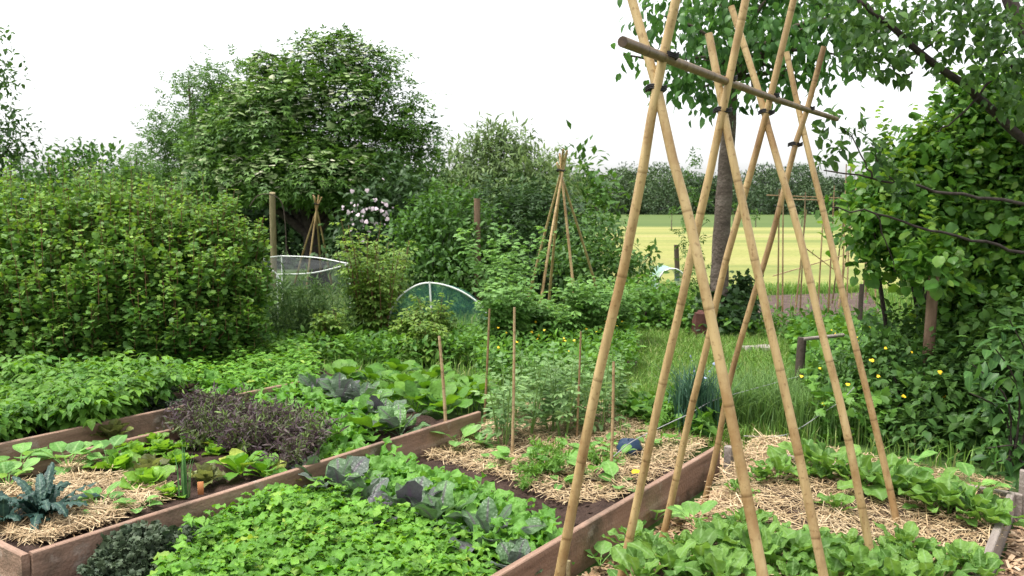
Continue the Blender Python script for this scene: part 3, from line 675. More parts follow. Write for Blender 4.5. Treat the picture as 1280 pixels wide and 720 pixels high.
tube(mb, smooth_path([at(312, 258, 15.9), at(322, 245, 15.9), at(337, 243, 15.9), at(352, 253, 15.9), at(357, 285, 15.9), at(358, 330, 15.9)], 5), .009, 5); mb.build('hoop', M['darkpost'], wc)

tun = thing('net_tunnel', 'green net tunnel over a white hoop among raspberry leaves', 'net tunnel', G(548, 437))
YT = G(548, 437)[1]
def hoop(Y, r=.012):
    k = 1 - .12 * Y
    pts = [(486, 437), (486, 400), (497, 374), (520, 357), (543, 354), (572, 362), (597, 378), (609, 395), (611, 437)]
    return [(at(a, b, YT) - at(548, 437, YT)) * np.array([k, 1, k]) + at(548, 437, YT) + np.array([.0, Y, 0]) for a, b in pts]
for dy in (0,):
    mb = MB(); tube(mb, smooth_path(hoop(dy), 5), .0105, 7); mb.build('hoop', M['white_pipe'], tun)
mb = MB(); rows = [smooth_path(hoop(dy), 4) for dy in np.linspace(0, 1.4, 6)]; n = len(rows[0])
mb.add(np.concatenate(rows), [(i * n + j, i * n + j + 1, (i + 1) * n + j + 1, (i + 1) * n + j) for i in range(5) for j in range(n - 1)])
r0_ = rows[0]; c0 = np.array([at(548, 437, YT)]); mb.add(np.concatenate([r0_, c0]), [(j, j + 1, n) for j in range(n - 1)])
mb.build('netting', M['net_green'], tun)
mb = MB(); tube(mb, [at(537, 352, YT - .03), at(540, 400, YT - .03), at(543, 437, YT - .03)], .012, 6); mb.build('upright', M['white_pipe'], tun)

t2 = thing('cloche', 'tiny pale blue net cloche in the low bushes at the field edge', 'cloche', G(838, 372)); Y2 = 14.6
ring = [(822, 362), (824, 348), (831, 339), (840, 336), (850, 339), (856, 348), (858, 362)]
rows = [smooth_path([at(a, b, Y2) + np.array([0, dy, 0]) for a, b in ring], 4) for dy in (0, .5, 1.)]; n = len(rows[0])
mb = MB(); mb.add(np.concatenate(rows), [(i * n + j, i * n + j + 1, (i + 1) * n + j + 1, (i + 1) * n + j) for i in range(2) for j in range(n - 1)]); mb.build('netting', net_mat('pale_net', (.3, .5, .5), .55), t2)
mb = MB(); tube(mb, rows[0], .018, 6); mb.build('hoop', M['white_pipe'], t2)

ff = thing('cane_trellis', 'thin cane trellis on bare soil in front of the yellow field', 'trellis', G(1030, 395))
for (x0, y0, x1, y1) in ((972, 405, 974, 236), (978, 402, 979, 240), (994, 392, 1008, 262), (1000, 392, 1007, 240), (1022, 392, 1030, 250), (1035, 398, 1043, 232), (1052, 390, 1058, 205), (1040, 380, 1063, 215), (1058, 396, 1064, 200), (1048, 385, 1072, 222), (1082, 372, 1087, 222), (1078, 380, 1090, 215), (1094, 380, 1098, 224)):
    f_ = G(x0, y0); mb = MB(); Yt = f_[1]; bamboo(mb, [f_, at((x0 + x1) / 2, (y0 + y1) / 2, Yt), at(x1, y1, Yt)], .014, .009, .3, 6, rnd=rng.random()); mb.build('cane', M['bamboo_old'] if rng.random() < .6 else M['bamboo_dark'], ff)
for (a, b_) in (((958, 244), (1062, 248)), ((985, 249), (1104, 252)), ((966, 345), (1072, 314)), ((1000, 305), (1060, 350))):
    mb = MB(); Y = 14.1; bamboo(mb, [at(*a, Y), at((a[0] + b_[0]) / 2, (a[1] + b_[1]) / 2, Y), at(*b_, Y)], .010, .007, .3, 6); mb.build('cross_cane', M['bamboo_old'], ff)

# odds and ends
def slab(name, label, cat, c, ax, ay, h, mat, seed):
    r = np.random.default_rng(seed); n = 11; mb = MB(); top = []; bot = []
    for i in range(n):
        a = i * 2 * PI / n; k = 1 + r.uniform(-.18, .18); p = np.array(c) + np.array(ax) * math.cos(a) * k + np.array(ay) * math.sin(a) * k
        bot.append(p); top.append(p + np.array([0, 0, h * r.uniform(.7, 1.1)]) - .12 * (p - np.array(c)))
    V = bot + top + [np.array(c) + np.array([0, 0, h * 1.05])]
    mb.add(V, [(i, (i + 1) % n, n + (i + 1) % n, n + i) for i in range(n)] + [(n + i, n + (i + 1) % n, 2 * n) for i in range(n)])
    return tag(mb.build(name, mat, origin=c, smooth=False), label, cat)
slab('flat_stone', 'flat pale stone lying in the grass path', 'stone', G(948, 441), (.27, .05, 0), (0, .16, 0), .09, M['stone'], 3)
slab('flat_stone', 'rough grey brown stone half hidden in long grass by the dark post', 'stone', G(945, 496), (.2, .1, 0), (0, .1, 0), .10, M['stone'], 5)
b = G(752, 468); mb = MB(); tube(mb, [b + np.array([-.33, -.1, .05]), b + np.array([0, 0, .06]), b + np.array([.36, .14, .07])], [.055, .06, .05], 9)
tag(mb.build('log', M['bark'], origin=b), 'short mossy log lying in weeds behind the thin stakes', 'log')
b = G(690, 470); mb = MB(); box(mb, G(615, 455) + np.array([0, 0, .06]), (.2, .06, .0), (-.02, .07, 0), (0, 0, .02)); tag(mb.build('board', M['post'], origin=G(615, 455)), 'broken brown board lying in the weeds by the net tunnel', 'board')
slab('rusty_bucket', 'rusty dark red drum half hidden under ivy beside the cherry trunk', 'drum', G(876, 424), (.13, 0, 0), (0, .13, 0), .34, M['brick'], 9)
def lump(name, label, cat, c, rx, ry, h, mat):
    mb = MB(); nu, nv = 14, 7; V = []
    ph = rng.uniform(0, 6, 3)
    for i in range(nv):
        for j in range(nu):
            a = j * 2 * PI / nu; e = i / (nv - 1) * PI / 2; k = 1 + .18 * math.sin(3 * a + ph[0]) * math.cos(e) + .12 * math.sin(5 * a + 4 * e + ph[1])
            V.append(np.array(c) + np.array([rx * math.cos(a) * math.cos(e) * k, ry * math.sin(a) * math.cos(e) * k, h * math.sin(e) * k]))
    f = [(i * nu + j, i * nu + (j + 1) % nu, (i + 1) * nu + (j + 1) % nu, (i + 1) * nu + j) for i in range(nv - 1) for j in range(nu)]
    mb.add(V, f); return tag(mb.build(name, mat, origin=c), label, cat)
lump('plastic_bag', 'crumpled navy plastic bag on the straw by the red plank', 'bag', G(786, 566, SOILB), .09, .08, .09, M['bluebag'])
lump('yellow_squash_leaf', 'small yellowed leaf lying on the straw beside the navy bag', 'leaf', G(796, 590, SOILB + .05), .035, .03, .012, M['flower_yellow'])
c = at(18, 253, 13.0); mb = MB()
V = [c + np.array([-.35, .6, -.12]), c + np.array([.3, .5, -.1]), c + np.array([.28, -.2, .05]), c + np.array([-.3, -.3, .02]), c + np.array([-.02, .1, .10])]
mb.add(V + [v * z0 for v in V[:4]], [(0, 1, 4), (1, 2, 4), (2, 3, 4), (3, 0, 4), (0, 3, 8, 5), (3, 2, 7, 8), (2, 1, 6, 7), (1, 0, 5, 6)])
tag(mb.build('tarpaulin', M['blue'], origin=c * z0, smooth=False), 'bright blue tarpaulin peeping over the currant bushes', 'tarpaulin')

# ================================================================== TREES AND SHRUBS
def B(px, py, Y, rpx, dy=0.):
    return (at(px, py, Y) + np.array([0, dy, 0]), rpx * Y / F)
def limbs(mb, base, targets, r, fork=.35, rise=.5, wig=.08):
    base = np.array(base); top = np.mean(targets, axis=0); k = base + (top - base) * fork
    k[2] = base[2] + (top[2] - base[2]) * fork
    h = np.linalg.norm(top - base)
    pts = [base + (k - base) * t + rng.normal(size=3) * wig * h * .12 * np.array([1, 1, 0]) * (0 < t < 1) for t in np.linspace(0, 1, 6)]
    tube(mb, pts, np.linspace(r, r * .72, 6), 9)
    for tg in targets:
        tg = np.array(tg); m = (k + tg) / 2 + np.array([0, 0, rise * .12 * h]) + rng.normal(size=3) * wig * h * .4
        P = smooth_path([k - (k - base) * .06, m, tg], 4); tube(mb, P, np.linspace(r * .55, r * .12, len(P)), 6)
        for _ in range(2):
            q = P[rng.integers(3, len(P) - 1)]; e = q + rdir(1)[0] * h * .16; tube(mb, [q, (q + e) / 2 + np.array([0, 0, .03 * h]), e], [r * .2, r * .12, r * .05], 5)
def tree(name, label, cat, base, blobs, bark, leafm, trunk_r, density, per, clump_r, size, T, group=None, extra=None, trunk=True, **kw):
    root = thing(name, label, cat, base, group)
    if trunk:
        mb = MB(); tg = [b[0] for b in blobs][:9]; limbs(mb, base, tg, trunk_r, kw.pop('fork', .35), kw.pop('rise', .4)); mb.build('trunk', bark, root)
    else: kw.pop('fork', None); kw.pop('rise', None)
    mb = MB(); crown(mb, blobs, density, per, clump_r, size, T, **kw)
    if extra: extra(mb)
    mb.build('crown', leafm, root); return root
YE = 18.5
elder_blobs = [B(400, 165, YE, 58), B(342, 178, YE, 56), B(300, 192, YE, 44), B(442, 190, YE, 50), B(480, 205, YE, 42), B(268, 215, YE, 32), B(385, 205, YE - .5, 48),
               B(345, 98, YE, 25), B(330, 82, YE + .2, 14), B(393, 78, YE, 26), B(426, 70, YE + .4, 25), B(456, 84, YE + .2, 24), B(476, 80, YE + .5, 13), B(495, 118, YE, 20), B(506, 146, YE, 21), B(522, 176, YE, 19), B(522, 208, YE, 24), B(305, 132, YE, 26), B(275, 165, YE, 24), B(370, 125, YE - .6, 34), B(440, 130, YE - .4, 34), B(330, 150, YE - .6, 36), B(505, 240, YE, 26), B(300, 222, 17.6, 24), B(345, 216, 17.3, 26), B(400, 220, 17.2, 28), B(450, 225, 17.5, 28)]
el = tree('elder_tree', 'large dense elder tree with flat cream flower heads, tallest crown against the sky', 'tree', np.array([at(400, 340, YE)[0], YE, 0]), elder_blobs, M['darkbark'], M['elder'], .22, 15, 11, .2, .20, L_elder, flat=.25, droop=.3, squash=.95, inner=.25, up=2.2, spread=.6, lo=.62)
mb = MB()
C = np.array([b[0] for b in elder_blobs]); R = np.array([b[1] for b in elder_blobs])
P = []; D = []
for c, r in elder_blobs:
    d = rdir(190); d = d[(d[:, 2] > -.65)]; d[:, 1] = np.where(rng.random(len(d)) < .75, -np.abs(d[:, 1]), d[:, 1]); q = c + d * r * 1.13
    D2 = (np.linalg.norm(q[:, None] - C[None], axis=2) / R[None]).min(1); q = q[D2 > .97]; P.append(q); D.append(d[D2 > .97])
P = np.concatenate(P); D = np.concatenate(D); vis = P[:, 0] < at(475, 200, YE)[0]; P = P[vis]; D = D[vis]; n = len(P)
for k_, (mi, lo_, hi_) in enumerate(((0, .09, .19), (1, .09, .19))):
    sel = (np.arange(n) % 7 == 0) if k_ == 0 else (np.arange(n) % 7 != 0)
    m_ = sel.sum(); mb.inst(T_blossom, orient(rdir(m_) * np.array([1, 1, .15]), np.array([0, -.2, 1.]) + D[sel] * .35 + rdir(m_) * .25, rng.uniform(lo_, hi_, m_)), P[sel], rng.random(m_), mi)
mb.build('blossom', [M['flower_cream'], M['flower_green']], el)

tree('ash_tree', 'pale loose tree with upright shoots standing beside the elder', 'tree', np.array([at(235, 330, 24)[0], 24, 0]), [B(248, 160, 24, 38), B(216, 205, 24, 28), B(278, 118, 24, 26), B(222, 165, 24, 20), B(240, 112, 24, 16), B(235, 95, 24, 9), B(280, 160, 24.5, 40), B(215, 238, 23, 26), B(280, 98, 24.5, 12), B(205, 185, 24, 14), B(205, 140, 24, 9)], M['bark'], M['shoot'], .16, 9, 7, .28, .32, L_ash, inner=.35, lo=.4)
tree('ash_tree', 'small sparse sapling poking above the currant bushes between two tree crowns', 'tree', np.array([at(165, 330, 20)[0], 20, 0]), [B(165, 235, 20, 16), B(172, 210, 20, 9), B(150, 250, 20, 24), B(128, 248, 20, 22), B(176, 245, 20, 14), B(170, 192, 20, 6)], M['bark'], M['shoot'], .08, 14, 6, .22, .26, L_ash, inner=.3, lo=.4)
tree('oak_tree', 'broad rounded tree far behind the currant bushes', 'tree', np.array([at(100, 262, 55)[0], 55, 0]), [B(95, 214, 55, 27), B(70, 221, 55, 22), B(125, 214, 56, 25), B(55, 234, 55, 22), B(150, 224, 56, 20), B(100, 239, 54, 32), B(30, 234, 60, 25), B(170, 244, 56, 22)], M['bark'], M['mid'], .3, 2.2, 9, .5, .42, L_dart, inner=.2)
tree('birch_tree', 'feathery thin leaved tree cut off by the picture edge', 'tree', np.array([at(-45, 330, 16)[0], 16, 0]), [B(-40, 95, 16, 42), B(-30, 150, 16, 48), B(-10, 195, 16, 36), B(-15, 225, 15.5, 45), B(-20, 60, 16, 26), B(15, 178, 16, 16)], M['darkbark'], M['plum'], .1, 15, 7, .2, .12, L_simple, inner=.4, lo=.3)

def shrub(name, label, cat, base, blobs, leafm, density, per, clump_r, size, T, nst=7, bark=None, group=None, stem_r=.016, shoots=0, shoot_h=.35, mix=None, **kw):
    root = thing(name, label, cat, base, group)
    mb = MB(); base = np.array(base, float)
    for i in range(nst):
        c, r = blobs[i % len(blobs)]; e = c + rdir(1)[0] * r * .6; b = base + np.array([(c[0] - base[0]) * .4, (c[1] - base[1]) * .4, 0]) + rng.normal(size=3) * np.array([.12, .12, 0]); b[2] = 0
        P = smooth_path([b, (b + e) / 2 + rng.normal(size=3) * .06, e], 4); tube(mb, P, np.linspace(stem_r, stem_r * .35, len(P)), 5, cap=False)
    mb.build('stems', bark or M['darkbark'], root)
    mb = MB(); crown(mb, blobs, density, per, clump_r, size, T, zmin=.03, **kw)
    if mix: crown(mb, blobs, density * .7, per, clump_r * 1.2, mix[1], mix[0], zmin=.03, **kw)
    for i in range(shoots):                       # young upright shoots breaking the outline
        c, r = blobs[rng.integers(len(blobs))]; d = rdir(1)[0]; d[2] = abs(d[2]) + .9; d = nrm(d); p0 = c + d * r * .85; h = shoot_h * rng.uniform(.5, 1.2)
        k = 9; t = np.linspace(0, 1, k); P = p0 + np.outer(t * h, nrm(np.array([d[0] * .4, d[1] * .4, 1.])))
        a = np.arange(k) * 2.4; o = np.stack([np.cos(a), np.sin(a), np.full(k, .5)], 1)
        mb.inst(T, orient(o, np.array([0, 0, 1.]) + rdir(k) * .3, size * (1.05 - .55 * t)), P, np.clip(.6 + .4 * rng.random(k), 0, 1))
    mb.build('foliage', leafm, root); return root
# currant hedge: four bushes
cur = [('tall currant bush at the picture edge with pointed pale shoot tips', (20, 478), [B(10, 307, 8.6, 62), B(55, 356, 8.2, 62), B(0, 406, 8.0, 62), B(50, 431, 7.9, 52), B(-40, 346, 8.4, 60), B(40, 272, 8.8, 34), B(-10, 272, 9, 36)]),
       ('second currant bush from the picture edge, its crown the highest of the row', (125, 476), [B(125, 307, 8.6, 60), B(105, 277, 8.8, 40), B(150, 351, 8.2, 58), B(110, 406, 8.0, 60), B(150, 436, 7.9, 45), B(85, 317, 8.5, 55), B(165, 282, 8.9, 36)]),
       ('third currant bush, dark at its foot above the fine green salad seedlings', (205, 470), [B(205, 322, 8.6, 52), B(190, 292, 8.8, 36), B(225, 361, 8.3, 52), B(195, 411, 8.1, 55), B(225, 436, 8.0, 40), B(180, 356, 8.3, 50), B(215, 292, 8.9, 30)]),
       ('currant bush at the end of the row next to the netted cage', (275, 462), [B(270, 322, 8.9, 40), B(262, 287, 9.0, 26), B(285, 356, 8.7, 42), B(270, 406, 8.5, 46), B(290, 436, 8.4, 32), B(250, 351, 8.6, 46), B(298, 302, 9.0, 20)])]
def shoots_on(mb, ms, base, blobs, n, leaf, size, per, over=.12):
    base = np.array(base); C_ = np.array([b[0] for b in blobs]); R_ = np.array([b[1] for b in blobs]); made = 0
    while made < n:
        i = rng.choice(len(blobs), p=R_ ** 2 / (R_ ** 2).sum()); d = rdir(1)[0]
        if d[2] < -.35: continue
        e = C_[i] + d * R_[i] * rng.uniform(.85, 1.12)
        if (np.linalg.norm(e - C_, axis=1) / R_).min() < .8: continue
        e = e + np.array([d[0] * .3, d[1] * .3, 1.]) * over * rng.uniform(.2, 1.5); made += 1
        L = max(.35, e[2] * .55); st = e + np.array([-d[0] * .35, -d[1] * .35, -1.]) * L * np.array([1, 1, .9]); st[2] = max(st[2], .05)
        P = smooth_path([st, (st + e) / 2 + np.array([d[0], d[1], 0]) * .07, e], 5); tube(ms, P, np.linspace(.005, .002, len(P)), 4, cap=False)
        t = np.sort(rng.random(per)) ** .8; q = np.stack([np.interp(t * (len(P) - 1), np.arange(len(P)), P[:, a]) for a in range(3)], 1)
        an = np.arange(per) * 2.4 + rng.uniform(0, 6); o = np.stack([np.cos(an), np.sin(an), rng.uniform(-.1, .5, per)], 1); sz = size * rng.uniform(.75, 1.25, per) * (1.15 - .65 * t ** 3)
        q = q + o * (sz * .55)[:, None]
        mb.inst(leaf, orient(o + rdir(per) * .55, np.array([0, 0, .9]) + rdir(per) * .6 + o * .5, sz), q, np.clip(.15 + .55 * t ** 2 + rng.normal(size=per) * .14, 0, 1))
for lab, bp, bl in cur:
    n_before = len(bpy.data.objects)
    shrub('currant_bush', lab, 'bush', G(*bp), bl, M['currant'], 55, 12, .09, .052, L_lobed, 14, group='currant bushes in a row',  inner=.5, lo=.4, contrast=.5)
    ml = MB(); ms = MB(); rt = [o for o in bpy.data.objects if o.get('label') == lab][0]
    shoots_on(ml, ms, rt.location, bl, 250, L_lobed, .058, 36, .26); ml.build('shoot_leaves', M['currant'], rt); ms.build('shoots', M['cane'], rt)

# dark backing hedge beneath and behind the elder
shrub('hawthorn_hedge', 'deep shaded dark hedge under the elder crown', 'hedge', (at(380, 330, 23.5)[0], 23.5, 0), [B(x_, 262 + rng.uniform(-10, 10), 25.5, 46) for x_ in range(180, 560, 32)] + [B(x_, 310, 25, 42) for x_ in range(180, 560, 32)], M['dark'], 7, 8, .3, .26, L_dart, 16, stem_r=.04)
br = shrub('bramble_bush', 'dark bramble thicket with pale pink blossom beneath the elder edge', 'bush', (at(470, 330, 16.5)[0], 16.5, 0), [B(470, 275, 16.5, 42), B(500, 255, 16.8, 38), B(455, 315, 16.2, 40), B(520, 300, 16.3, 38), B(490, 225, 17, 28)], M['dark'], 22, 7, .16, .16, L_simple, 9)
mb = MB(); n = 56; q = np.array([at(462 + rng.normal() * 16, 270 + rng.normal() * 17, 15.7 + rng.uniform(-.1, .3)) for _ in range(n)])
mb.inst(T_blossom, orient(rdir(n) * np.array([1, .3, 1]), np.array([0, -1., .5]) + rdir(n) * .5, rng.uniform(.03, .085, n)), q, rng.random(n)); mb.build('blossom', M['flower_pink'], br)
tree('willow_tree', 'soft grey green willow rising behind the middle bushes', 'tree', np.array([at(640, 330, 25)[0], 25, 0]), [B(620, 195, 25, 34), B(640, 225, 25, 50), B(590, 215, 25, 32), B(672, 232, 25, 42), B(610, 172, 25, 18), B(645, 178, 25, 20), B(590, 250, 24.5, 42), B(660, 260, 24, 50), B(575, 190, 25, 12)], M['bark'], M['willow'], .15, 12, 11, .24, .24, L_narrow, inner=.35, lo=.4)
tree('maple_tree', 'round dark green tree peeping out between the willow and the wigwam', 'tree', np.array([at(722, 330, 27)[0], 27, 0]), [B(722, 222, 27, 30), B(735, 240, 27, 26), B(705, 235, 27, 28), B(728, 262, 26.5, 32), B(750, 262, 26, 22)], M['bark'], M['mid'], .15, 4, 7, .3, .3, L_dart)
shrub('hawthorn_bush', 'rounded dark green bush in the middle behind the net tunnel', 'bush', (at(565, 370, 13.6)[0], 13.6, 0), [B(555, 290, 13.8, 48), B(525, 315, 13.5, 42), B(590, 300, 14, 44), B(545, 345, 13.2, 46), B(600, 345, 13.4, 44), B(570, 262, 14.2, 26), B(530, 280, 14, 26)], M['mid'], 36, 7, .12, .11, L_simple, 9, shoots=24, shoot_h=.4)
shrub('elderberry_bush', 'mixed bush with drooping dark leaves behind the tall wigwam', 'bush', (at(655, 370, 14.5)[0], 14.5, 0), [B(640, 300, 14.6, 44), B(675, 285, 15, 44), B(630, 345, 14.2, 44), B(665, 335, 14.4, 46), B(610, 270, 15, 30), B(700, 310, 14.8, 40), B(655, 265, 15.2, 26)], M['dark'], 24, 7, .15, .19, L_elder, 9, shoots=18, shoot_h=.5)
shrub('bramble_bush', 'low tangled bramble between the wigwam and the yellow field', 'bush', (at(745, 370, 13)[0], 13, 0), [B(735, 300, 13.6, 34), B(762, 325, 13.2, 32), B(740, 345, 12.9, 36), B(775, 350, 12.8, 28), B(720, 335, 13.2, 32), B(755, 290, 14, 18)], M['rose'], 38, 7, .11, .1, L_simple, 9, shoots=16, shoot_h=.4)
shrub('gooseberry_bush', 'bright low gooseberry bush beside the grass path', 'bush', G(805, 415), [B(790, 385, 11.6, 32), B(825, 385, 11.6, 32), B(850, 390, 11.8, 28), B(770, 395, 11.5, 24), B(805, 370, 12, 24), B(835, 400, 11.3, 22), B(790, 405, 11.3, 22)], M['weed'], 90, 5, .06, .055, L_lobed, 8)
shrub('sapling', 'thin young sapling with pinnate leaves against the yellow field', 'sapling', G(862, 380), [B(862, 330, 13, 12), B(868, 300, 13, 10), B(860, 285, 13.1, 9), B(866, 350, 13, 14), B(866, 240, 13, 9), B(864, 215, 13, 8), B(866, 190, 13, 5), B(863, 262, 13, 10)], M['mid'], 60, 2, .06, .16, L_ash, 2, inner=.5, stem_r=.014)
shrub('sapling', 'thin leafy shrub in front of the field beside the black stake', 'sapling', G(815, 372), [B(795, 330, 14, 14), B(815, 335, 14, 12), B(812, 315, 14, 8), B(795, 350, 13.8, 16)], M['mid'], 34, 3, .07, .12, L_simple, 4, inner=.4)
# field-edge saplings far out
for i, (px, py, Y, r) in enumerate(((840, 265, 70, 4), (945, 270, 80, 5), (917, 262, 78, 4), (1003, 268, 85, 4))):
    tree('sapling', ('tiny slim sapling far out at the edge of the yellow field', 'second tiny sapling far out on the green meadow', 'small round sapling on the meadow just past the cherry trunk', 'tiny sapling on the meadow seen between the far canes')[i], 'sapling', np.array([at(px, 262, Y)[0], Y, 0]), [B(px, py, Y, r), B(px, py - r, Y, r * .7)], M['bark'], M['mid'], .05, 8, 4, .12, .22, L_dart, fork=.5)

# ---- cherry tree with straight trunk
bc = G(903, 418); YC = bc[1]
ch = thing('cherry_tree', 'cherry tree with straight brown trunk behind the bamboo frame, drooping leaves', 'tree', bc)
mb = MB(); tp = [bc, at(899, 385, YC), at(900, 330, YC), at(904, 260, YC), at(908, 200, YC), at(912, 140, YC), at(914, 90, YC)]
P = smooth_path(tp, 4); tube(mb, P, np.linspace(.135, .085, len(P)) * (1 + .04 * np.sin(np.arange(len(P)) * 2.1)), 12)
cb = [B(900, 60, YC - .6, 44), B(850, 75, YC - .8, 30), B(955, 55, YC - .6, 46), B(1005, 35, YC - 1, 46), B(830, 20, YC - .8, 28), B(872, 112, YC - .9, 20), B(990, 105, YC - .9, 20), B(940, 110, YC - .8, 22), B(1050, 20, YC - 1.2, 34), B(900, 5, YC, 50), B(980, -20, YC, 60), B(930, -60, YC + .3, 70), B(1030, 85, YC - 1.2, 18), B(780, 68, YC - .9, 7), B(1060, 70, YC - 1.2, 10), B(840, 105, YC - .8, 14)]
fork = at(914, 90, YC)
for c_, r_ in cb:
    m_ = (fork + c_) / 2 + np.array([0, 0, .12]) + rng.normal(size=3) * .08; Q = smooth_path([fork - np.array([0, 0, .1]), m_, c_], 4); tube(mb, Q, np.linspace(.045, .008, len(Q)), 6, cap=False)
mb.build('trunk', M['bark'], ch)
mb = MB(); crown(mb, cb, 30, 4, .14, .12, L_broad, inner=.45, lo=.2, up=.5, droop=1.0, spread=.7, maxcl=700); mb.build('crown', M['cherry'], ch)
# ivy round its foot
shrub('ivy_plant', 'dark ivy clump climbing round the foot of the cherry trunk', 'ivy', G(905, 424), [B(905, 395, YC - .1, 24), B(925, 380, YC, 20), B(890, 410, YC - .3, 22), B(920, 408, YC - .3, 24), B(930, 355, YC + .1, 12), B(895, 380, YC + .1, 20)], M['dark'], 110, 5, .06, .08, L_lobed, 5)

# ---- plum tree at the edge: overhanging boughs
YP = 6.4
pb = np.array([at(1345, 400, YP)[0], YP, 0])
pl_ = thing('plum_tree', 'plum tree at the picture edge with dark boughs reaching over the garden', 'tree', pb)
mb = MB()
fk = at(1335, 260, YP)
tube(mb, smooth_path([pb, at(1348, 400, YP), fk, at(1318, 120, YP), at(1290, 60, YP), at(1262, 0, YP + .1), at(1245, -60, YP + .2)], 4), np.linspace(.10, .04, 25), 10)
def bough(px, Y, r0, r1):
    P = smooth_path([at(a, b, y) for (a, b), y in zip(px, Y)], 4)
    P[1:-1] += rng.normal(size=(len(P) - 2, 3)) * .008
    tube(mb, P, np.linspace(r0, r1, len(P)), 7); return P
b1_ = bough([(1340, 230), (1245, 140), (1205, 108), (1150, 65), (1100, 22), (1070, -5), (1030, -40)], [6.4, 6.3, 6.2, 6.1, 6.1, 6.1, 6.1], .036, .012)
b2_ = bough([(1345, 268), (1290, 257), (1220, 246), (1150, 235), (1090, 222), (1030, 213)], [6.4, 6.0, 5.7, 5.5, 5.4, 5.3], .016, .004)
b3_ = bough([(1345, 330), (1290, 320), (1230, 303), (1160, 287), (1095, 268), (1040, 259)], [6.4, 6.0, 5.7, 5.5, 5.3, 5.2], .015, .004)
b4_ = bough([(1090, 222), (1075, 195), (1055, 160)], [5.4, 5.4, 5.4], .006, .003)
b5_ = bough([(1120, 230), (1100, 205), (1088, 178)], [5.45, 5.4, 5.4], .005, .002)
b6_ = bough([(1150, 65), (1170, 45), (1152, 10)], [6.1, 6.05, 6.0], .009, .004)
b7_ = bough([(1240, 100), (1195, 150), (1170, 165)], [6.3, 6.2, 6.2], .01, .004)
b8_ = bough([(1275, 95), (1225, 30), (1200, -10)], [6.4, 6.3, 6.3], .012, .005)
b9_ = bough([(1095, 268), (1110, 310), (1120, 340)], [5.3, 5.4, 5.5], .005, .002)
b10 = bough([(1140, 90), (1128, 95), (1112, 82)], [6.1, 6.1, 6.1], .008, .004)
mb.build('trunk', M['darkbark'], pl_)
mb = MB()
pcl = [(1085, 45, 26), (1060, 15, 28), (1110, 25, 26), (1030, -5, 25), (1105, 90, 10), (1160, 35, 24), (1200, 20, 26), (1240, 40, 30), (1265, 90, 26), (1275, 30, 30), (1290, 70, 40), (1100, 60, 20), (1138, 10, 20), (1180, -20, 30), (1082, 80, 12), (1140, 48, 16), (1225, 60, 22), (1260, 130, 20), (1212, -5, 30), (1070, 70, 14), (1130, 98, 8), (1125, 72, 11), (1172, 80, 12), (1215, 95, 12), (1090, 28, 20), (1240, 20, 22), (1190, 50, 16)]
Q = []
for (x_, y_, r_) in pcl:
    n = int(3.1 * r_); Q.append(np.array([at(x_ + rng.normal() * r_ * .6, y_ + rng.normal() * r_ * .6, 6.15 + rng.normal() * .25) for _ in range(n)]))
Q = np.concatenate(Q); leaves(mb, Q, rdir(len(Q)) + np.array([0, 0, -.3]), .07, L_broad, .7, .5, .9)
for (x_, y_, r_, n) in ((1065, 165, 14, 22), (1050, 185, 12, 12), (1092, 190, 14, 22), (1030, 170, 12, 14), (1035, 195, 10, 14), (1028, 205, 7, 8), (1110, 205, 14, 22), (1078, 150, 8, 8), (1100, 175, 12, 10), (1040, 140, 8, 7), (1025, 265, 8, 8), (1112, 230, 18, 14), (1140, 225, 14, 14)):
    q = np.array([at(x_ + rng.normal() * r_ * .55, y_ + rng.normal() * r_ * .55, 5.4 + rng.normal() * .06) for _ in range(n)]); leaves(mb, q, rdir(n) + np.array([0, 0, .3]), .075, L_simple, .7, .2, .9)
mb.build('crown', M['plum'], pl_)

# ---- hazel on the right
hz = [B(1180, 215, 6.9, 46), B(1235, 170, 7.0, 52), B(1140, 270, 6.7, 42), B(1105, 318, 6.7, 22), B(1200, 300, 6.9, 58), B(1262, 255, 6.8, 60), B(1270, 380, 6.6, 52), B(1165, 195, 6.9, 34), B(1290, 180, 7, 70), B(1225, 360, 6.9, 46), B(1120, 235, 6.8, 28), B(1100, 275, 6.6, 26), B(1150, 245, 7.0, 46), B(1275, 320, 6.6, 60), B(1210, 240, 7.1, 60), B(1180, 330, 7.2, 40), B(1165, 328, 6.1, 24), B(1205, 400, 6.6, 40), B(1250, 430, 6.5, 40), B(1110, 200, 6.9, 12), B(1085, 250, 6.7, 12), B(1080, 300, 6.6, 14), B(1200, 128, 7, 16), B(1240, 118, 7, 18)]
shrub('hazel_bush', 'big hazel bush with broad light green leaves over the leaning post', 'bush', (at(1225, 300, 7)[0], 7, 0), hz, M['vine'], 85, 8, .10, .07, L_hazel, 14, stem_r=.02, bark=M['darkbark'], inner=.35, droop=.5, up=.55, spread=1.15, shoots=50, shoot_h=.36, maxcl=420, contrast=.45, lo=.4, mix=(L_broad, .055))
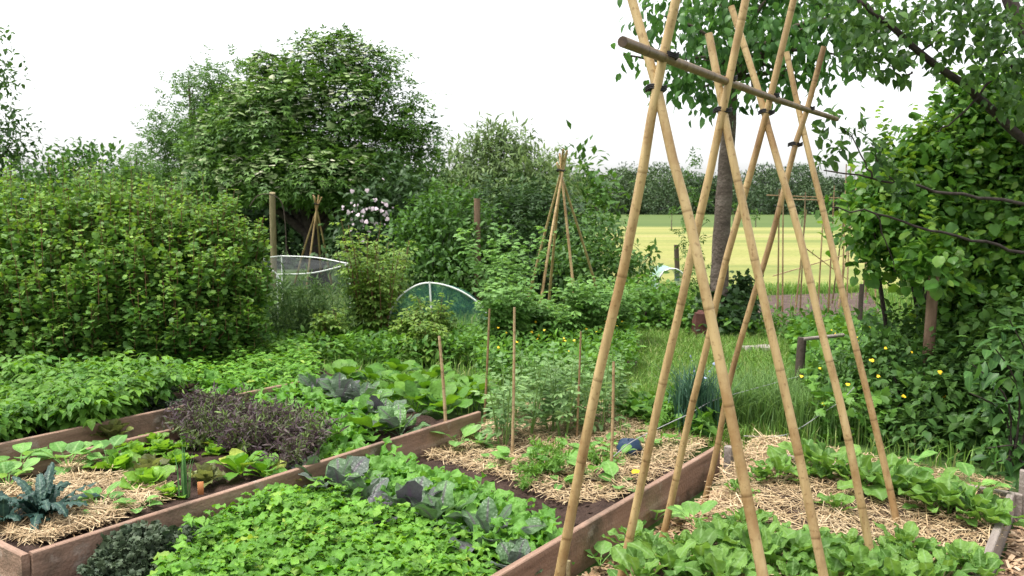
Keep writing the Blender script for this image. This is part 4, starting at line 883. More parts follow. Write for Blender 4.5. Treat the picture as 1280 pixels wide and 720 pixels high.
# ---- rose and bramble thicket below it
rs = shrub('rose_bush', 'dark leafy rose thicket with yellow flowers behind the chard bed', 'bush', G(1130, 565), [B(1105, 455, 6.4, 32), B(1150, 475, 6.3, 44), B(1190, 490, 6.2, 46), B(1120, 510, 6.2, 38), B(1075, 500, 6.4, 30), B(1160, 530, 6.0, 38), B(1215, 530, 6.0, 46), B(1060, 465, 6.7, 26), B(1180, 430, 6.6, 40), B(1110, 420, 6.8, 26), B(1100, 545, 6.0, 24), B(1165, 500, 5.9, 26), B(1135, 545, 5.75, 26), B(1180, 560, 5.7, 26), B(1220, 480, 6.0, 34)], M['rose'], 130, 6, .07, .062, L_simple, 12, inner=.3, shoots=34, maxcl=520, mix=(L_broad, .075))
mb = MB(); n = 17; q = np.array([at(x_, y_, 5.95 + rng.uniform(-.15, .1)) for x_, y_ in [(0, 0)][:0] + [(1002, 470), (1025, 460), (1030, 505), (1060, 480), (1075, 525), (1098, 470), (1107, 435), (1175, 465), (1190, 460), (1130, 495), (1152, 480), (1105, 520), (1245, 490), (1180, 495), (1090, 450), (1140, 440), (1160, 510), (1085, 505), (1050, 440), (1070, 455), (1118, 478), (1200, 480), (1040, 475), (1020, 485), (1097, 535), (1168, 448)][:17]])
mb.inst(T_blossom, orient(rdir(n), np.array([0, -.8, .8]) + rdir(n) * .4, rng.uniform(.018, .036, n)), q, rng.random(n)); mb.build('blossom', M['flower_yellow'], rs)
shrub('bramble_bush', 'shadowy bramble in the corner beneath the hazel by the grey board', 'bush', (at(1270, 560, 5.6)[0], 5.7, 0), [B(1265, 470, 5.8, 60), B(1250, 530, 5.6, 48), B(1290, 560, 5.4, 50), B(1285, 430, 6.0, 60), B(1225, 560, 5.6, 30)], M['rose'], 120, 6, .07, .085, L_broad, 9, maxcl=520, shoots=16)
# plum suckers with big glossy leaves, nearest right edge
for i, (bx, by, tops, lab) in enumerate((((1270), 640, [(1215, 455), (1240, 430), (1262, 470), (1230, 500), (1210, 490)], 'plum sucker with large glossy leaves above the grey corner post'),
                                        ((1290), 650, [(1285, 380), (1262, 400), (1275, 545), (1235, 560), (1225, 585), (1250, 600)], 'leafy sucker spilling over the corner of the chard bed'))):
    b = G(bx, by) + np.array([.1, .25, 0]); root = thing('plum_sucker', lab, 'sapling', b); ms = MB(); ml = MB()
    for tx, ty in tops:
        e = at(tx, ty, b[1] + rng.uniform(-.25, .1)); Pp = smooth_path([b, (b + e) / 2 + np.array([.1, 0, .15]), e], 5); tube(ms, Pp, np.linspace(.008, .003, len(Pp)), 5, cap=False)
        k = 17; t = rng.uniform(.35, 1, k) * (len(Pp) - 1); q = np.stack([np.interp(t, np.arange(len(Pp)), Pp[:, i_]) for i_ in range(3)], 1) + rng.normal(size=(k, 3)) * .03
        leaves(ml, q, rdir(k) + np.array([-.4, -.5, .1]), .10, L_simple, 1, .35, .6)
    ms.build('stems', M['darkbark'], root); ml.build('foliage', M['sucker'], root)

# ---- raspberry canes, ferny asparagus
def rasp(label, px, py, h, nst, mat, size=.2, per=26, lean=.22, T=None, name='raspberry_cane', cat='plant', group='raspberry canes around the net tunnel'):
    b = G(px, py); mb = MB(); stem_plant(mb, h, nst, L_rasp if T is None else T, size, lean, per, base=b, droop=.15, rad=.008, curve=.4)
    return tag(mb.build(name, [mat, M['cane']], origin=b), label, cat, group)
for px, py, h, n, lab in ((458, 436, 1.4, 11, 'tall yellow green raspberry clump between the netted cage and the tunnel'), (478, 438, 1.1, 6, 'raspberry cane clump just outside the net tunnel hoop'), (505, 448, .5, 5, 'low raspberry clump in front of the tunnel hoop'), (545, 444, .62, 5, 'raspberry cane clump growing up in front of the net tunnel'), (415, 446, .5, 6, 'raspberry clump beside the feathery asparagus'), (535, 455, .42, 5, 'short raspberry clump at the foot of the net tunnel'), (490, 430, 1.2, 6, 'thin raspberry clump against the dark middle bush')):
    rasp(lab, px, py, h * 1.05, n + 5, M['rasp'])
def fernplant(label, px, py, h, n, w):
    b = G(px, py); mb = MB()
    for s in range(n):
        f0 = b + np.array([rng.normal() * w, rng.normal() * w * .5, 0]); a = rng.uniform(0, 6.28); e = f0 + np.array([math.cos(a) * .18, math.sin(a) * .18, h * rng.uniform(.7, 1.1)])
        P = smooth_path([f0, (f0 + e) / 2 + rng.normal(size=3) * .02, e], 3); tube(mb, P, np.linspace(.004, .0015, len(P)), 4, mat=0, cap=False)
        k = 110; t = rng.uniform(.15, 1, k); q = f0 + np.outer(t, e - f0) + rng.normal(size=(k, 3)) * np.array([.06, .06, .03]) * (1.2 - t)[:, None]
        d = rdir(k) + np.array([0, 0, .5]); mb.inst(L_sliver, orient(d, rdir(k), rng.uniform(.05, .12, k)), q, rng.random(k))
    tag(mb.build('asparagus_fern', M['fern'], origin=b), label, 'plant', 'feathery asparagus before the cage')
for px, py, h, n, lab in ((330, 445, .95, 16, 'feathery asparagus next to the last currant bush'), (365, 442, .85, 16, 'feathery asparagus in front of the white pipe rail'), (395, 440, .8, 14, 'feathery asparagus beside the raspberry clumps')):
    fernplant(lab, px, py, h, n, .16)
# peas round the wigwam
for px, py, h, n, lab in ((632, 455, .8, 13, 'pea plants climbing in front of the middle bush'), (668, 445, .55, 11, 'dense pea plants climbing the near foot of the wigwam'), (700, 448, .5, 11, 'pea plants filling the foot of the wigwam'), (742, 445, .75, 13, 'pea plants between the wigwam and the first tall pole'), (640, 428, 1.2, 10, 'pea plants twining up the back canes of the wigwam'), (765, 435, .72, 12, 'low pea plants at the edge of the grass path')):
    b = G(px, py); mb = MB(); stem_plant(mb, h * 1.1, n + 8, L_pea2, .155, .38, 22, base=b, droop=.0, rad=.004, curve=.2, taper=.9)
    tag(mb.build('pea_plant', [M['pea'], M['stem']], origin=b), lab, 'plant', 'pea plants at the wigwam')

# ================================================================== GRASS AND WEEDS (stuff)
def blades(mb, P, h, w, lean=.35, mat=0, z=0.):
    n = len(P); a = rng.uniform(0, 6.28, n); hh = h * rng.uniform(.5, 1.25, n)
    d = np.stack([np.cos(a), np.sin(a), np.zeros(n)], 1); lat = np.stack([-np.sin(a), np.cos(a), np.zeros(n)], 1)
    ln = rng.random(n)[:, None] * lean * hh[:, None]
    P3 = np.column_stack([P, np.full(n, z)]); wv = (w * rng.uniform(.6, 1.3, n))[:, None]
    m = P3 + d * ln * .35 + np.array([0, 0, .6]) * hh[:, None]; t = P3 + d * ln * 1.4 + np.array([0, 0, 1.]) * hh[:, None] * (1 - .25 * ln / (hh[:, None] + 1e-6))
    V = np.stack([P3 - lat * wv, P3 + lat * wv, m - lat * wv * .8, m + lat * wv * .8, t], 1)
    k = np.arange(n)[:, None] * 5
    L = np.concatenate([k + np.array([[0, 1, 3, 2]]), k + np.array([[2, 3, 4]])], 1).ravel()
    mb.raw(V.reshape(-1, 3), L, np.tile([4, 3], n), np.repeat(rng.random(n), 5), .5, mat)
SOILP = [tuple(G(*p)[:2]) for p in ((925, 408), (950, 370), (1085, 366), (1110, 405), (1020, 412))]
def outside_beds(P):
    s = P[:, 0] * .581 + P[:, 1] * .814; n = P[:, 0] * .814 - P[:, 1] * .581
    return ~((s < max(sE, sC) + .08) & (n > nP - 1.6) & (n < nC + .15)) & ~(in_poly(P, SOILP) & (rng.random(len(P)) < .97))
mb = MB()
P = sample(ground_poly([(755, 408), (880, 418), (1010, 425), (1040, 480), (1020, 545), (900, 560), (780, 520), (690, 480)], 0), 42000); P = P[outside_beds(P)]; blades(mb, P, .11, .0035, .9)
P = np.column_stack([rng.uniform(-9, 8, 60000), rng.uniform(5.2, 17.5, 60000)]); P = P[outside_beds(P)]; blades(mb, P, .16, .005, .7)
P = sample(ground_poly([(700, 400), (1100, 395), (1100, 362), (700, 362)], 0), 12000); P = P[outside_beds(P)]; blades(mb, P, .2, .009, .6)
tag(mb.build('grass', M['grass'], smooth=False), 'green grass path and rough grass running through the allotment', 'grass', kind='stuff')
mb = MB()
for px, py, k, s in ((905, 535, 700, .10), (935, 530, 800, .13), (965, 525, 900, .16), (1000, 540, 700, .15), (985, 505, 600, .15), (1030, 545, 500, .14), (920, 510, 500, .14)):
    c = G(px, py)[:2]; blades(mb, c + rng.normal(size=(k, 2)) * s, .34, .004, .8)
tag(mb.build('long_grass', M['longgrass'], smooth=False), 'tall uncut grass along the end of the red plank bed', 'grass', kind='stuff')
c = G(868, 545); mb = MB(); blades(mb, c[:2] + rng.normal(size=(420, 2)) * .07, .5, .006, .45)
q = c + np.column_stack([rng.normal(size=(14, 2)) * .09, rng.uniform(.42, .6, 14)]); mb.inst(T_blossom, orient(rdir(14), rdir(14) + np.array([0, -1, .5]), rng.uniform(.014, .026, 14)), q, rng.random(14), 1)
tag(mb.build('iris_clump', [M['iris'], M['flower_blue']], origin=c, smooth=False), 'blue green blade clump with pale blue flowers at the grass edge', 'plant')
# weeds
mb = MB()
def weeds(poly, n, h, size, T, mat=0):
    P = sample(poly, n); P = P[outside_beds(P)]; n = len(P)
    q = np.column_stack([P, h * rng.uniform(.1, 1., n)]); leaves(mb, q, rdir(n) * np.array([1, 1, .3]) + np.array([0, 0, .3]), size, T, 1, .0, .6, mat=mat)
weeds(ground_poly([(590, 440), (790, 430), (800, 470), (760, 500), (600, 490)], 0), 5200, .38, .07, L_simple)
weeds(ground_poly([(300, 438), (620, 436), (630, 462), (330, 462)], 0), 4200, .3, .08, L_simple)
weeds(ground_poly([(760, 392), (1100, 392), (1100, 440), (960, 430), (860, 425)], 0), 4200, .28, .09, L_simple)
weeds(ground_poly([(985, 430), (1100, 430), (1110, 560), (1020, 560), (1000, 500)], 0), 3600, .35, .07, L_lobed)
weeds(ground_poly([(770, 525), (860, 520), (905, 545), (880, 560), (800, 540)], 0), 900, .2, .09, L_broad)
weeds(ground_poly([(-60, 480), (300, 470), (300, 440), (-60, 440)], 0), 3000, .25, .09, L_simple)
n = 56; P = np.concatenate([sample(ground_poly([(600, 450), (780, 440), (760, 490), (620, 480)], 0), 36), sample(ground_poly([(1010, 450), (1100, 440), (1100, 500), (1020, 500)], 0), 20)])
mb.inst(T_blossom, orient(rdir(n), np.array([0, -.6, 1.]) + rdir(n) * .3, rng.uniform(.016, .03, n)), np.column_stack([P, rng.uniform(.3, .46, n)]), rng.random(n), 1)
tag(mb.build('weeds', [M['weed'], M['flower_yellow']]), 'leafy weeds and yellow buttercups between the beds and bushes', 'weeds', kind='stuff')

# ================================================================== VEGETABLES
def on(px, py, z=SOIL): return G(px, py, z)
# -- bed A
mb = MB(); rosette(mb, 22, .40, .075, sh_strap, (42, 89), (.5, 1.9), .16, 21, -.3, 18, 7, .03)
b = on(52, 648); o = mb.build('cavolo_nero', M['cavolo'], loc=b); o.scale = (.8, .8, .85); tag(o, 'dark blue green cavolo nero kale in straw at the bed corner', 'kale')
mb = MB(); rosette(mb, 11, .28, .07, sh_strap, (40, 85), (.6, 1.8), .16, 21, -.3, 16, 7, .03); b = on(5, 655); tag(mb.build('cavolo_nero', M['cavolo'], loc=b), 'smaller dark kale plant at the picture edge beside the big one', 'kale')
def squash_fn(mb):
    k = 9
    for i in range(k):
        blade(mb, np.array([0, 0, 0.]), i * 2.4 + rng.uniform(-.3, .3), math.radians(rng.uniform(35, 75)), rng.uniform(.24, .34), rng.uniform(.12, .17), sh_spoon(.5, .06, .5), rng.uniform(.8, 1.4), .06, 5, .12, 10, 5, rng.random(), notch=.12)
squash = Kind(squash_fn, 'squash_plant', M['squash'], 4)
for px, py, s, lab in ((25, 590, 1.0, 'pale leafed squash plant behind the dark kale at the picture edge'), (85, 588, 1.0, 'pale green squash plant between the kale and the back plank'), (135, 582, .9, 'squash plant with its leaves touching the back plank'), (125, 640, .8, 'squash plant in straw hanging over the front plank'), (170, 640, .55, 'small squash plant in straw by the loose straw heap'), (10, 612, .9, 'low squash plant left of the dark kale')):
    squash.put(on(px, py), s * .8, lab, 'squash', 'pale squash plants around the dark kale')
def lettuce_fn(mb): rosette(mb, 14, .16, .12, sh_spoon(.12, .2, .5), (25, 85), (.2, .7), .1, 7, .25, 7, 5, .015)
lett = Kind(lettuce_fn, 'lettuce', M['lettuce'], 4)
for px, py, s, lab in ((184, 610, 1.0, 'bright green cos lettuce, largest of the lettuces on bare soil'), (211, 622, .7, 'small bright lettuce standing next to the spring onions'), (150, 590, 1.2, 'pale lettuce with wide leaves beside the straw heap'), (222, 582, .8, 'loose green lettuce just behind the spring onions'), (170, 572, .8, 'young green lettuce in the middle of the lettuce rows'), (205, 566, .8, 'young lettuce behind the reddish lettuce'), (235, 562, .8, 'young lettuce at the end of the row close to the purple mizuna'), (150, 563, .8, 'young lettuce by the back plank behind the pale one'), (190, 556, .7, 'small green lettuce farthest back by the plank'), (268, 570, .7, 'small lettuce at the foot of the purple mizuna')):
    lett.put(on(px, py), s, lab, 'lettuce', 'green lettuces in the plank bed')
redl = Kind(lettuce_fn, 'red_lettuce', M['redlettuce'], 2)
for px, py, s, lab in ((188, 592, .9, 'bronze tinted lettuce behind the bright cos lettuce'), (140, 548, 1.1, 'reddish leaf lettuce against the back plank'), (258, 604, .9, 'bronze loose leaf lettuce beside bare soil and the orange label')):
    redl.put(on(px, py), s, lab, 'lettuce', 'bronze lettuces in the plank bed')
def pak_fn(mb): rosette(mb, 11, .22, .11, sh_spoon(.35, .16, .55), (30, 80), (.4, 1.0), .07, 6, .15, 8, 5, .02)
pak = Kind(pak_fn, 'pak_choi', M['mustard'], 3)
for px, py, s, lab in ((300, 592, 1.0, 'pak choi with broad pale leaves before the purple mizuna'), (330, 596, .8, 'smaller pak choi at the front plank side of the row'), (275, 560, .8, 'pak choi half covered by mizuna'), (350, 604, .6, 'last small pak choi before the plank')):
    pak.put(on(px, py), s, lab, 'pak choi', 'pak choi below the mizuna')
mb = MB(); blades(mb, rng.normal(size=(22, 2)) * .012, .26, .006, .15); tag(mb.build('spring_onions', M['onion'], loc=on(232, 622), smooth=False), 'upright tuft of spring onions in bare soil', 'onion')
# purple mizuna mass
def feather_leaf(mb, base, phi, el, L, rnd):
    k = 12; t = np.linspace(.15, 1, k); dirh = np.array([math.cos(phi), math.sin(phi), 0])
    ang = el - .9 * t ** 1.5
    P = base + np.outer(t * L * np.cos(el - .35 * t), dirh) + np.outer(t * L * np.sin(el - .35 * t), [0, 0, 1.])
    mb.add(np.concatenate([P + np.array([.0015, 0, 0]), P - np.array([.0015, 0, 0])]), [(i, i + 1, k + i + 1, k + i) for i in range(k - 1)], .9)
    d = rdir(2 * k) + np.tile(dirh, (2 * k, 1)) * .5 + np.array([0, 0, .5]); mb.inst(L_narrow, orient(d, rdir(2 * k) + np.array([0, 0, 1.]), rng.uniform(.03, .06, 2 * k)), np.repeat(P, 2, 0), np.clip(rnd + rng.normal(size=2 * k) * .15 - .3 * np.repeat(t, 2) + .2, 0, 1))
mb = MB()
mzp = sample(ground_poly([(225, 545), (265, 515), (330, 530), (395, 556), (392, 590), (350, 592), (295, 570), (240, 562)], SOIL), 46)
for p in mzp:
    for i in range(15): feather_leaf(mb, np.array([p[0], p[1], SOIL]), rng.uniform(0, 6.28), math.radians(rng.uniform(45, 88)), rng.uniform(.15, .28), rng.uniform(0, .9))
tag(mb.build('purple_mizuna', M['mizuna']), 'dense feathery patch of dark purple mizuna', 'mizuna', kind='stuff')
# bright mass at the back: frilly mustard plants
def frilly_fn(mb): rosette(mb, 15, .29, .18, sh_lyre(.28), (20, 80), (.5, 1.3), .14, 12, .1, 15, 9, .02, notch=.25, nf=26)
fr = Kind(frilly_fn, 'mustard_plant', M['frilly'], 5)
back = [(315, 508), (345, 520), (372, 530), (400, 545), (425, 560), (290, 500), (270, 492), (360, 505), (392, 515), (425, 530), (330, 490), (300, 483), (385, 495), (440, 545)]
for i, (px, py) in enumerate(back): fr.put(on(px, py, SOIL - .02), rng.uniform(.85, 1.1), 'broad pale green mustard plant in the patch behind the purple mizuna', 'mustard plant', 'mustard plants behind the mizuna')
# fine seedlings behind
mb = MB()
def seedlings(poly, n, h, k, size, T, z=SOIL, el=.5):
    P = sample(poly, n); hh = h * rng.uniform(.4, 1.15, n) * (.85 + .25 * np.sin(P[:, 0] * 9) * np.sin(P[:, 1] * 8))
    a = rng.uniform(0, 6.28, (n, k)); q = np.repeat(np.column_stack([P, np.full(n, z)]), k, 0); q[:, 2] += np.repeat(hh, k) * rng.uniform(.45, 1, n * k)
    d = np.stack([np.cos(a).ravel(), np.sin(a).ravel(), rng.uniform(-.1, el, n * k)], 1); q[:, :2] += d[:, :2] * size * .4
    for j, t in enumerate(T):
        s_ = (np.arange(n * k) % len(T)) == j; m_ = s_.sum()
        mb.inst(t, orient(d[s_], np.array([0, 0, 1.]) + rdir(m_) * .4, size * rng.uniform(.45, 1.45, m_)), q[s_], np.clip(np.repeat(rng.random(n), k)[s_] * .5 + rng.random(m_) * .5, 0, 1))
seedlings(ground_poly([(215, 470), (250, 445), (380, 440), (400, 470), (360, 500), (280, 492), (225, 490)], SOIL), 900, .2, 7, .055, [L_simple, L_broad])
tag(mb.build('salad_seedlings', M['mustard']), 'fine light green salad seedlings at the foot of the currant bushes', 'seedlings', kind='stuff')
# dark red cabbages and large leaved turnips at the far end
def purple_fn(mb):
    rosette(mb, 11, .33, .16, sh_spoon(.38, .08, .5), (25, 85), (.4, 1.2), .08, 8, .1, 14, 9, .02, notch=.14, rr=lambda q: min(1, max(0, rng.random() * .75 + (.25 if rng.random() < .25 else 0))), nf=20)
pur = Kind(purple_fn, 'purple_mustard', M['purple'], 5)
for px, py, s, lab in ((398, 500, 1.0, 'purple leafed mustard at the far end next to the seedlings'), (425, 508, 1.05, 'dark purple mustard with upright grey leaves at the far end'), (455, 512, 1.0, 'purple mustard with large rounded dark leaves behind the red plank'), (480, 530, .9, 'purple mustard half hidden by turnip leaves'), (500, 545, .9, 'low purple mustard above the far plank')):
    pur.put(on(px, py), s, lab, 'mustard plant', 'purple mustards at the far end')
for px, py, s, lab in ((388, 612, .9, 'purple leafed mustard against the front plank end'), (425, 625, 1.0, 'purple mustard with grey leaves between two bright patches'), (455, 640, .9, 'low purple mustard among bright seedlings'), (515, 655, 1.05, 'purple mustard with two tall grey veined leaves'), (548, 668, 1.0, 'purple mustard in the middle of the row with upright leaf'), (608, 690, .95, 'purple mustard by dark soil near the red plank'), (645, 725, .7, 'purple mustard at the lower picture edge')):
    pur.put(on(px, py, SOILB), s, lab, 'mustard plant', 'purple mustards in the near bed')
def turnip_fn(mb): rosette(mb, 12, .34, .18, sh_spoon(.4, .07, .5), (30, 80), (.4, 1.2), .08, 7, .1, 10, 7, .02, notch=.12)
tur = Kind(turnip_fn, 'turnip_plant', M['potato'], 4)
for px, py in ((430, 480), (470, 485), (505, 490), (540, 500), (575, 505), (520, 515), (555, 520), (490, 505), (585, 490), (445, 530), (470, 550), (600, 500), (540, 480), (500, 475)):
    tur.put(on(px, py, .08), rng.uniform(.8, 1.05), 'broad leaved green turnip plant in the far row behind the red plank', 'turnip', 'turnip plants at the far end')
# potatoes
def potato_fn(mb): stem_plant(mb, .34, 13, L_potato, .165, .7, 13, base=(0, 0, 0), droop=.25, rad=.006, curve=.5, taper=.8)
pot = Kind(potato_fn, 'potato_plant', [M['potato'], M['stem']], 5)
for px, py in ((30, 520), (65, 528), (100, 535), (135, 525), (165, 512), (80, 505), (115, 508), (145, 498), (50, 500), (180, 500), (10, 545), (-15, 560), (85, 541), (120, 538)):
    pot.put(on(px, py), rng.uniform(.85, 1.1), 'leafy green potato plant in the clump behind the red plank', 'potato plant', 'potato plants below the currants')
def kale_fn(mb):
    for i in range(20):
        q_ = i / 19; phi = i * 2.4; el = math.radians(12 + 75 * q_ + rng.uniform(-8, 8)); L = rng.uniform(.17, .26)
        t = np.linspace(0, 1, 7); dh = np.array([math.cos(phi), math.sin(phi), 0]); lt = np.array([-math.sin(phi), math.cos(phi), 0])
        Pm = np.outer(t * L * np.cos(el - .5 * t), dh) + np.outer(t * L * np.sin(el - .5 * t), [0, 0, 1.])
        tube(mb, Pm, np.linspace(.006, .002, 7), 5, .9, cap=False)
        k = 95; tt = rng.uniform(.3, 1, k); e = rng.uniform(-1, 1, k); e = np.sign(e) * np.abs(e) ** .6
        C_ = np.stack([np.interp(tt, t, Pm[:, a_]) for a_ in range(3)], 1) + lt * (e * .055 * np.sin(PI * np.clip(tt * .95, 0, 1)) ** .5)[:, None] + rng.normal(size=(k, 3)) * .007
        mb.inst(L_kale, orient(rdir(k) + lt * np.sign(e)[:, None] * .8 + dh * .4, rdir(k) + np.array([0, 0, 1.]), rng.uniform(.022, .042, k)), C_, np.clip(.2 + .5 * q_ + rng.normal(size=k) * .25, 0, 1))
kal = Kind(kale_fn, 'curly_kale', M['kale'], 3)
for px, py, s, lab in ((180, 712, 1.1, 'dark curly kale, larger of the two by the front plank'), (215, 700, .95, 'dark curly kale overlapping the bright mustard patch'), (150, 725, .9, 'curly kale at the lower picture edge'), (200, 512, .9, 'grey curly kale between potatoes and seedlings'), (232, 520, .8, 'small grey curly kale behind the purple mizuna')):
    kal.put(on(px, py, SOILB if py > 650 else SOIL), s * .88, lab, 'kale', 'curly kales')
# -- bed B
mb = MB()
T_must = []
for i in range(4):
    m_ = MB(); blade(m_, np.zeros(3), PI / 2, .25, 1., .62, sh_lyre(.22), .9, .13, 7, .1, 9, 7, 0, notch=.3, nf=22)
    T_must.append((np.concatenate(m_.V), np.concatenate(m_.L), np.concatenate(m_.C), np.concatenate(m_.A)))
pm = ground_poly([(190, 800), (215, 700), (250, 655), (310, 628), (372, 602), (420, 612), (500, 640), (560, 668), (600, 705), (640, 800)], .16)
pm = [p for p in pm]
seedlings(pm, 820, .165, 7, .086, T_must, z=SOILB, el=.45)
tag(mb.build('mustard_greens', M['mustard']), 'dense carpet of bright green mustard leaves in the near corner', 'salad leaves', kind='stuff')
for px, py in ((400, 590), (440, 582), (470, 590), (500, 605), (535, 612), (570, 628), (600, 640), (630, 655), (655, 672), (620, 690), (580, 655), (545, 640), (660, 690), (505, 628), (480, 612), (590, 680), (640, 700)):
    fr.put(on(px, py, SOILB), rng.uniform(.8, 1.0), 'frilly bright green mustard plant in the row beside bare soil', 'mustard plant', 'frilly mustards in the near bed')
# broad beans and small things in straw
def bean_fn(mb): stem_plant(mb, .5, 4, L_bean, .15, .3, 11, base=(0, 0, 0), droop=-.15, rad=.007, curve=.1)
bea = Kind(bean_fn, 'broad_bean_plant', [M['bean'], M['stem']], 4)
for px, py, s, lab in ((660, 545, 1., 'pale grey green broad bean beside the third thin stake'), (690, 540, 1.05, 'pale broad bean in the middle of the bean clump'), (715, 530, 1., 'pale broad bean in front of the dark thin stake'), (640, 530, .9, 'pale broad bean behind the upright stake'), (675, 520, 1., 'pale broad bean at the back of the clump'), (735, 525, .9, 'pale broad bean nearest the first tall bamboo pole'), (760, 530, .8, 'small broad bean between the first and second bamboo poles'), (700, 515, .9, 'pale broad bean at the back by the weeds'), (620, 545, .8, 'low broad bean beside the second thin stake')):
    bea.put(on(px, py, SOILB), s, lab, 'bean plant', 'broad beans in straw')
def carrot_fn(mb):
    for i in range(16): feather_leaf(mb, np.zeros(3), rng.uniform(0, 6.28), math.radians(rng.uniform(45, 85)), rng.uniform(.14, .24), .8)
car = Kind(carrot_fn, 'carrot_plant', M['weed'], 2)
for px, py, s, lab in ((682, 592, 1.0, 'feathery carrot top in straw below the broad beans'), (655, 612, .5, 'tiny feathery carrot top at the edge of bare soil')):
    car.put(on(px, py, SOILB), s, lab, 'carrot')
def young_fn(mb):
    for i in range(6): blade(mb, np.zeros(3), i * 2.4, math.radians(rng.uniform(20, 65)), rng.uniform(.14, .24), rng.uniform(.07, .11), sh_spoon(.4, .06, .55), 1., .05, 5, .1, 8, 5, rng.random())
you = Kind(young_fn, 'young_squash', M['squash'], 3)
for px, py, s, lab in ((705, 590, 1.0, 'young squash seedling beside the first tall bamboo pole'), (740, 598, 1.1, 'young squash seedling between the first two bamboo poles'), (770, 612, 1.0, 'young squash seedling beside the red plank'), (575, 558, 1.3, 'young climbing bean at the foot of the frayed stake'), (600, 560, .8, 'small seedling in straw by the frayed stake'), (660, 580, .7, 'small seedling in straw beside the upright stake'), (722, 575, .9, 'young seedling at the foot of the dark thin stake'), (775, 575, .8, 'seedling beside the navy plastic bag'), (835, 555, .9, 'leafy seedling at the far straw edge by the iris clump')):
    you.put(on(px, py, SOILB), s, lab, 'seedling', 'young seedlings in straw')
# -- bed C: chard
def chard_fn(mb): rosette(mb, 12, .27, .105, sh_spoon(.42, .08, .5), (35, 88), (.3, 1.3), .13, 9, .12, 14, 7, .02, notch=.1)
cha = Kind(chard_fn, 'chard_plant', M['chard'], 6)
ordn = ['first', 'second', 'third', 'fourth', 'fifth', 'sixth', 'seventh', 'eighth', 'ninth', 'tenth', 'eleventh', 'twelfth', 'thirteenth', 'fourteenth']
for i, (px, py, s) in enumerate(((972, 600, .75), (1005, 590, .85), (1035, 598, .95), (1075, 612, .95), (1110, 622, .9), (1150, 632, .9), (1185, 645, .9), (1215, 650, .85), (1120, 598, .6), (1240, 660, .7))):
    cha.put(on(px, py), s * 1.15, 'green chard, %s along the back row counting from the wood chip path' % ordn[i], 'chard', 'chard plants of the back row')
for i, (px, py, s) in enumerate(((800, 735, .8), (840, 725, .9), (875, 715, .95), (905, 700, .9), (940, 705, .9), (900, 740, .9), (965, 715, .8), (1000, 708, .9), (930, 668, .7), (1020, 690, .6), (1040, 735, .8), (1080, 738, .9), (1120, 745, .9), (1160, 738, .8))):
    cha.put(on(px, py), s * .98, 'young chard, %s of the near row under the bamboo poles from the plank side' % ordn[i], 'chard', 'chard plants of the near row')
for px, py, s, lab in ((820, 650, 1.15, 'pea like bean seedling with paired leaves by the red plank'), (750, 708, .8, 'small bean seedling at the foot of the first bamboo pole'), (1135, 585, .9, 'leafy seedling at the back corner beside the grey board'), (1215, 614, 1.0, 'upright leafy seedling just inside the far grey board'), (870, 660, .9, 'bean seedling between the second and third bamboo poles')):
    you.put(on(px, py, .02 if px < 860 else SOIL), s, lab, 'seedling', 'seedlings under the bamboo frame')

for i in range(34):
    px, py = [(790, 690), (812, 700), (850, 690), (868, 735), (925, 680), (955, 690), (985, 695), (1035, 705), (1062, 715), (1100, 722), (1140, 715), (1180, 725), (1060, 690), (1110, 700), (990, 735), (1045, 640), (925, 620), (950, 605), (905, 720), (885, 690), (1150, 705), (1200, 715), (1225, 730), (975, 675), (1010, 720), (1090, 705), (1130, 690), (1020, 600), (1055, 600), (1092, 612), (1165, 640), (1130, 622), (945, 660), (1205, 640)][i]
    cha.put(on(px, py), rng.uniform(.45, .7), 'small young chard seedling filling gaps between the larger chards in straw', 'chard', 'small chard seedlings')
for i, (px, py) in enumerate(((630, 560), (705, 548), (770, 515), (750, 545))):
    bea.put(on(px, py, SOILB), rng.uniform(.95, 1.2), 'grey green broad bean plant inside the bean clump by the thin stakes', 'bean plant', 'broad beans inside the clump')
for i, (px, py) in enumerate(((690, 575), (712, 566), (735, 572), (750, 585), (640, 585), (615, 578), (668, 598), (790, 545), (810, 560), (822, 540), (700, 606), (755, 560))):
    (car if i % 3 == 0 else you).put(on(px, py, SOILB), rng.uniform(.6, 1.), 'small green seedling scattered in the straw round the thin stakes', 'seedling', 'scattered seedlings in straw')

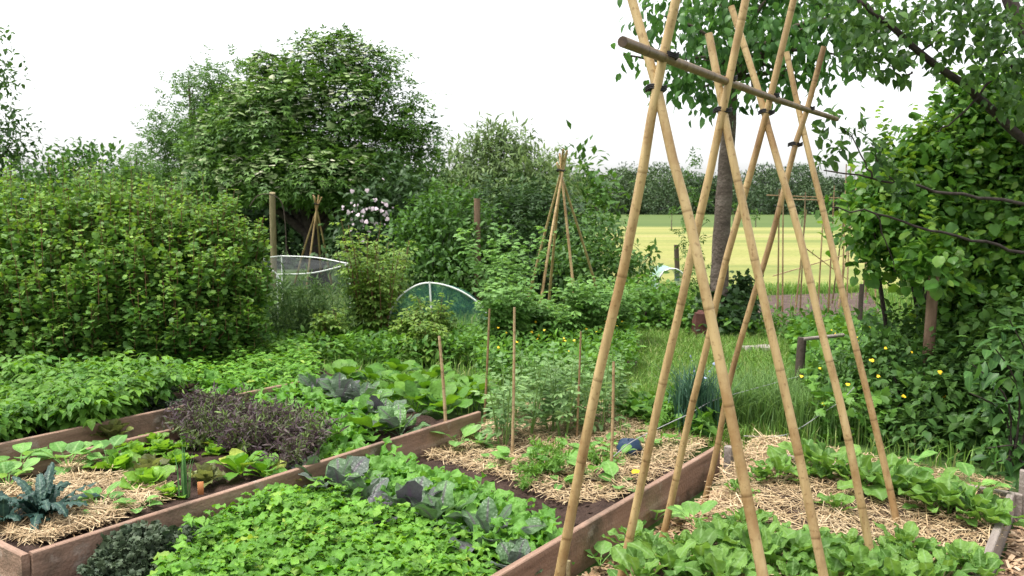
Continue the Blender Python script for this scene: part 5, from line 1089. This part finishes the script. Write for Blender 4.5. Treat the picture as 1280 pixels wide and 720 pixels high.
# ================================================================== CAMERA, LIGHT, WORLD
cam = bpy.data.cameras.new('camera'); co = bpy.data.objects.new('camera', cam); COL.objects.link(co)
co.location = (0, 0, CH); co.rotation_euler = (PI / 2 - PIT, 0, 0); cam.sensor_width = 36; cam.lens = F / 1280 * 36; cam.clip_start = .05; cam.clip_end = 5000
cam.dof.use_dof = True; cam.dof.focus_distance = 4.2; cam.dof.aperture_fstop = 5.6
SC.camera = co
SUN_EL, SUN_AZ = math.radians(70), math.radians(-105)        # azimuth measured from +Y towards +X: high, on the left of the camera
sd = np.array([math.sin(SUN_AZ) * math.cos(SUN_EL), math.cos(SUN_AZ) * math.cos(SUN_EL), math.sin(SUN_EL)])
sl = bpy.data.lights.new('sun', 'SUN'); sl.energy = 2.2; sl.angle = math.radians(16); sl.color = (1, .96, .9)
so = bpy.data.objects.new('sun', sl); COL.objects.link(so); so.location = (0, 0, 30)
from mathutils import Vector
so.rotation_euler = Vector([float(x) for x in sd]).to_track_quat('Z', 'Y').to_euler()
w = bpy.data.worlds.new('World'); SC.world = w; w.use_nodes = True; nt = w.node_tree; nt.nodes.clear()
out = nt.nodes.new('ShaderNodeOutputWorld'); bg = nt.nodes.new('ShaderNodeBackground'); sky = nt.nodes.new('ShaderNodeTexSky')
sky.sky_type = 'NISHITA'; sky.sun_disc = False; sky.sun_elevation = SUN_EL; sky.sun_rotation = SUN_AZ; sky.air_density = 1.; sky.dust_density = 3.; sky.ozone_density = 1.
hs = nt.nodes.new('ShaderNodeHueSaturation'); hs.inputs['Saturation'].default_value = .12; hs.inputs['Value'].default_value = 1.5      # an even white overcast
nt.links.new(sky.outputs[0], hs.inputs['Color']); nt.links.new(hs.outputs[0], bg.inputs['Color']); bg.inputs['Strength'].default_value = .15
nt.links.new(bg.outputs[0], out.inputs['Surface'])
SC.view_settings.view_transform = 'Standard'; SC.view_settings.look = 'None'; SC.view_settings.exposure = .8; SC.view_settings.gamma = 1
SC.render.engine = 'CYCLES'; SC.cycles.use_denoising = True; SC.cycles.max_bounces = 6; SC.cycles.diffuse_bounces = 3; SC.cycles.transparent_max_bounces = 12; SC.cycles.transmission_bounces = 3
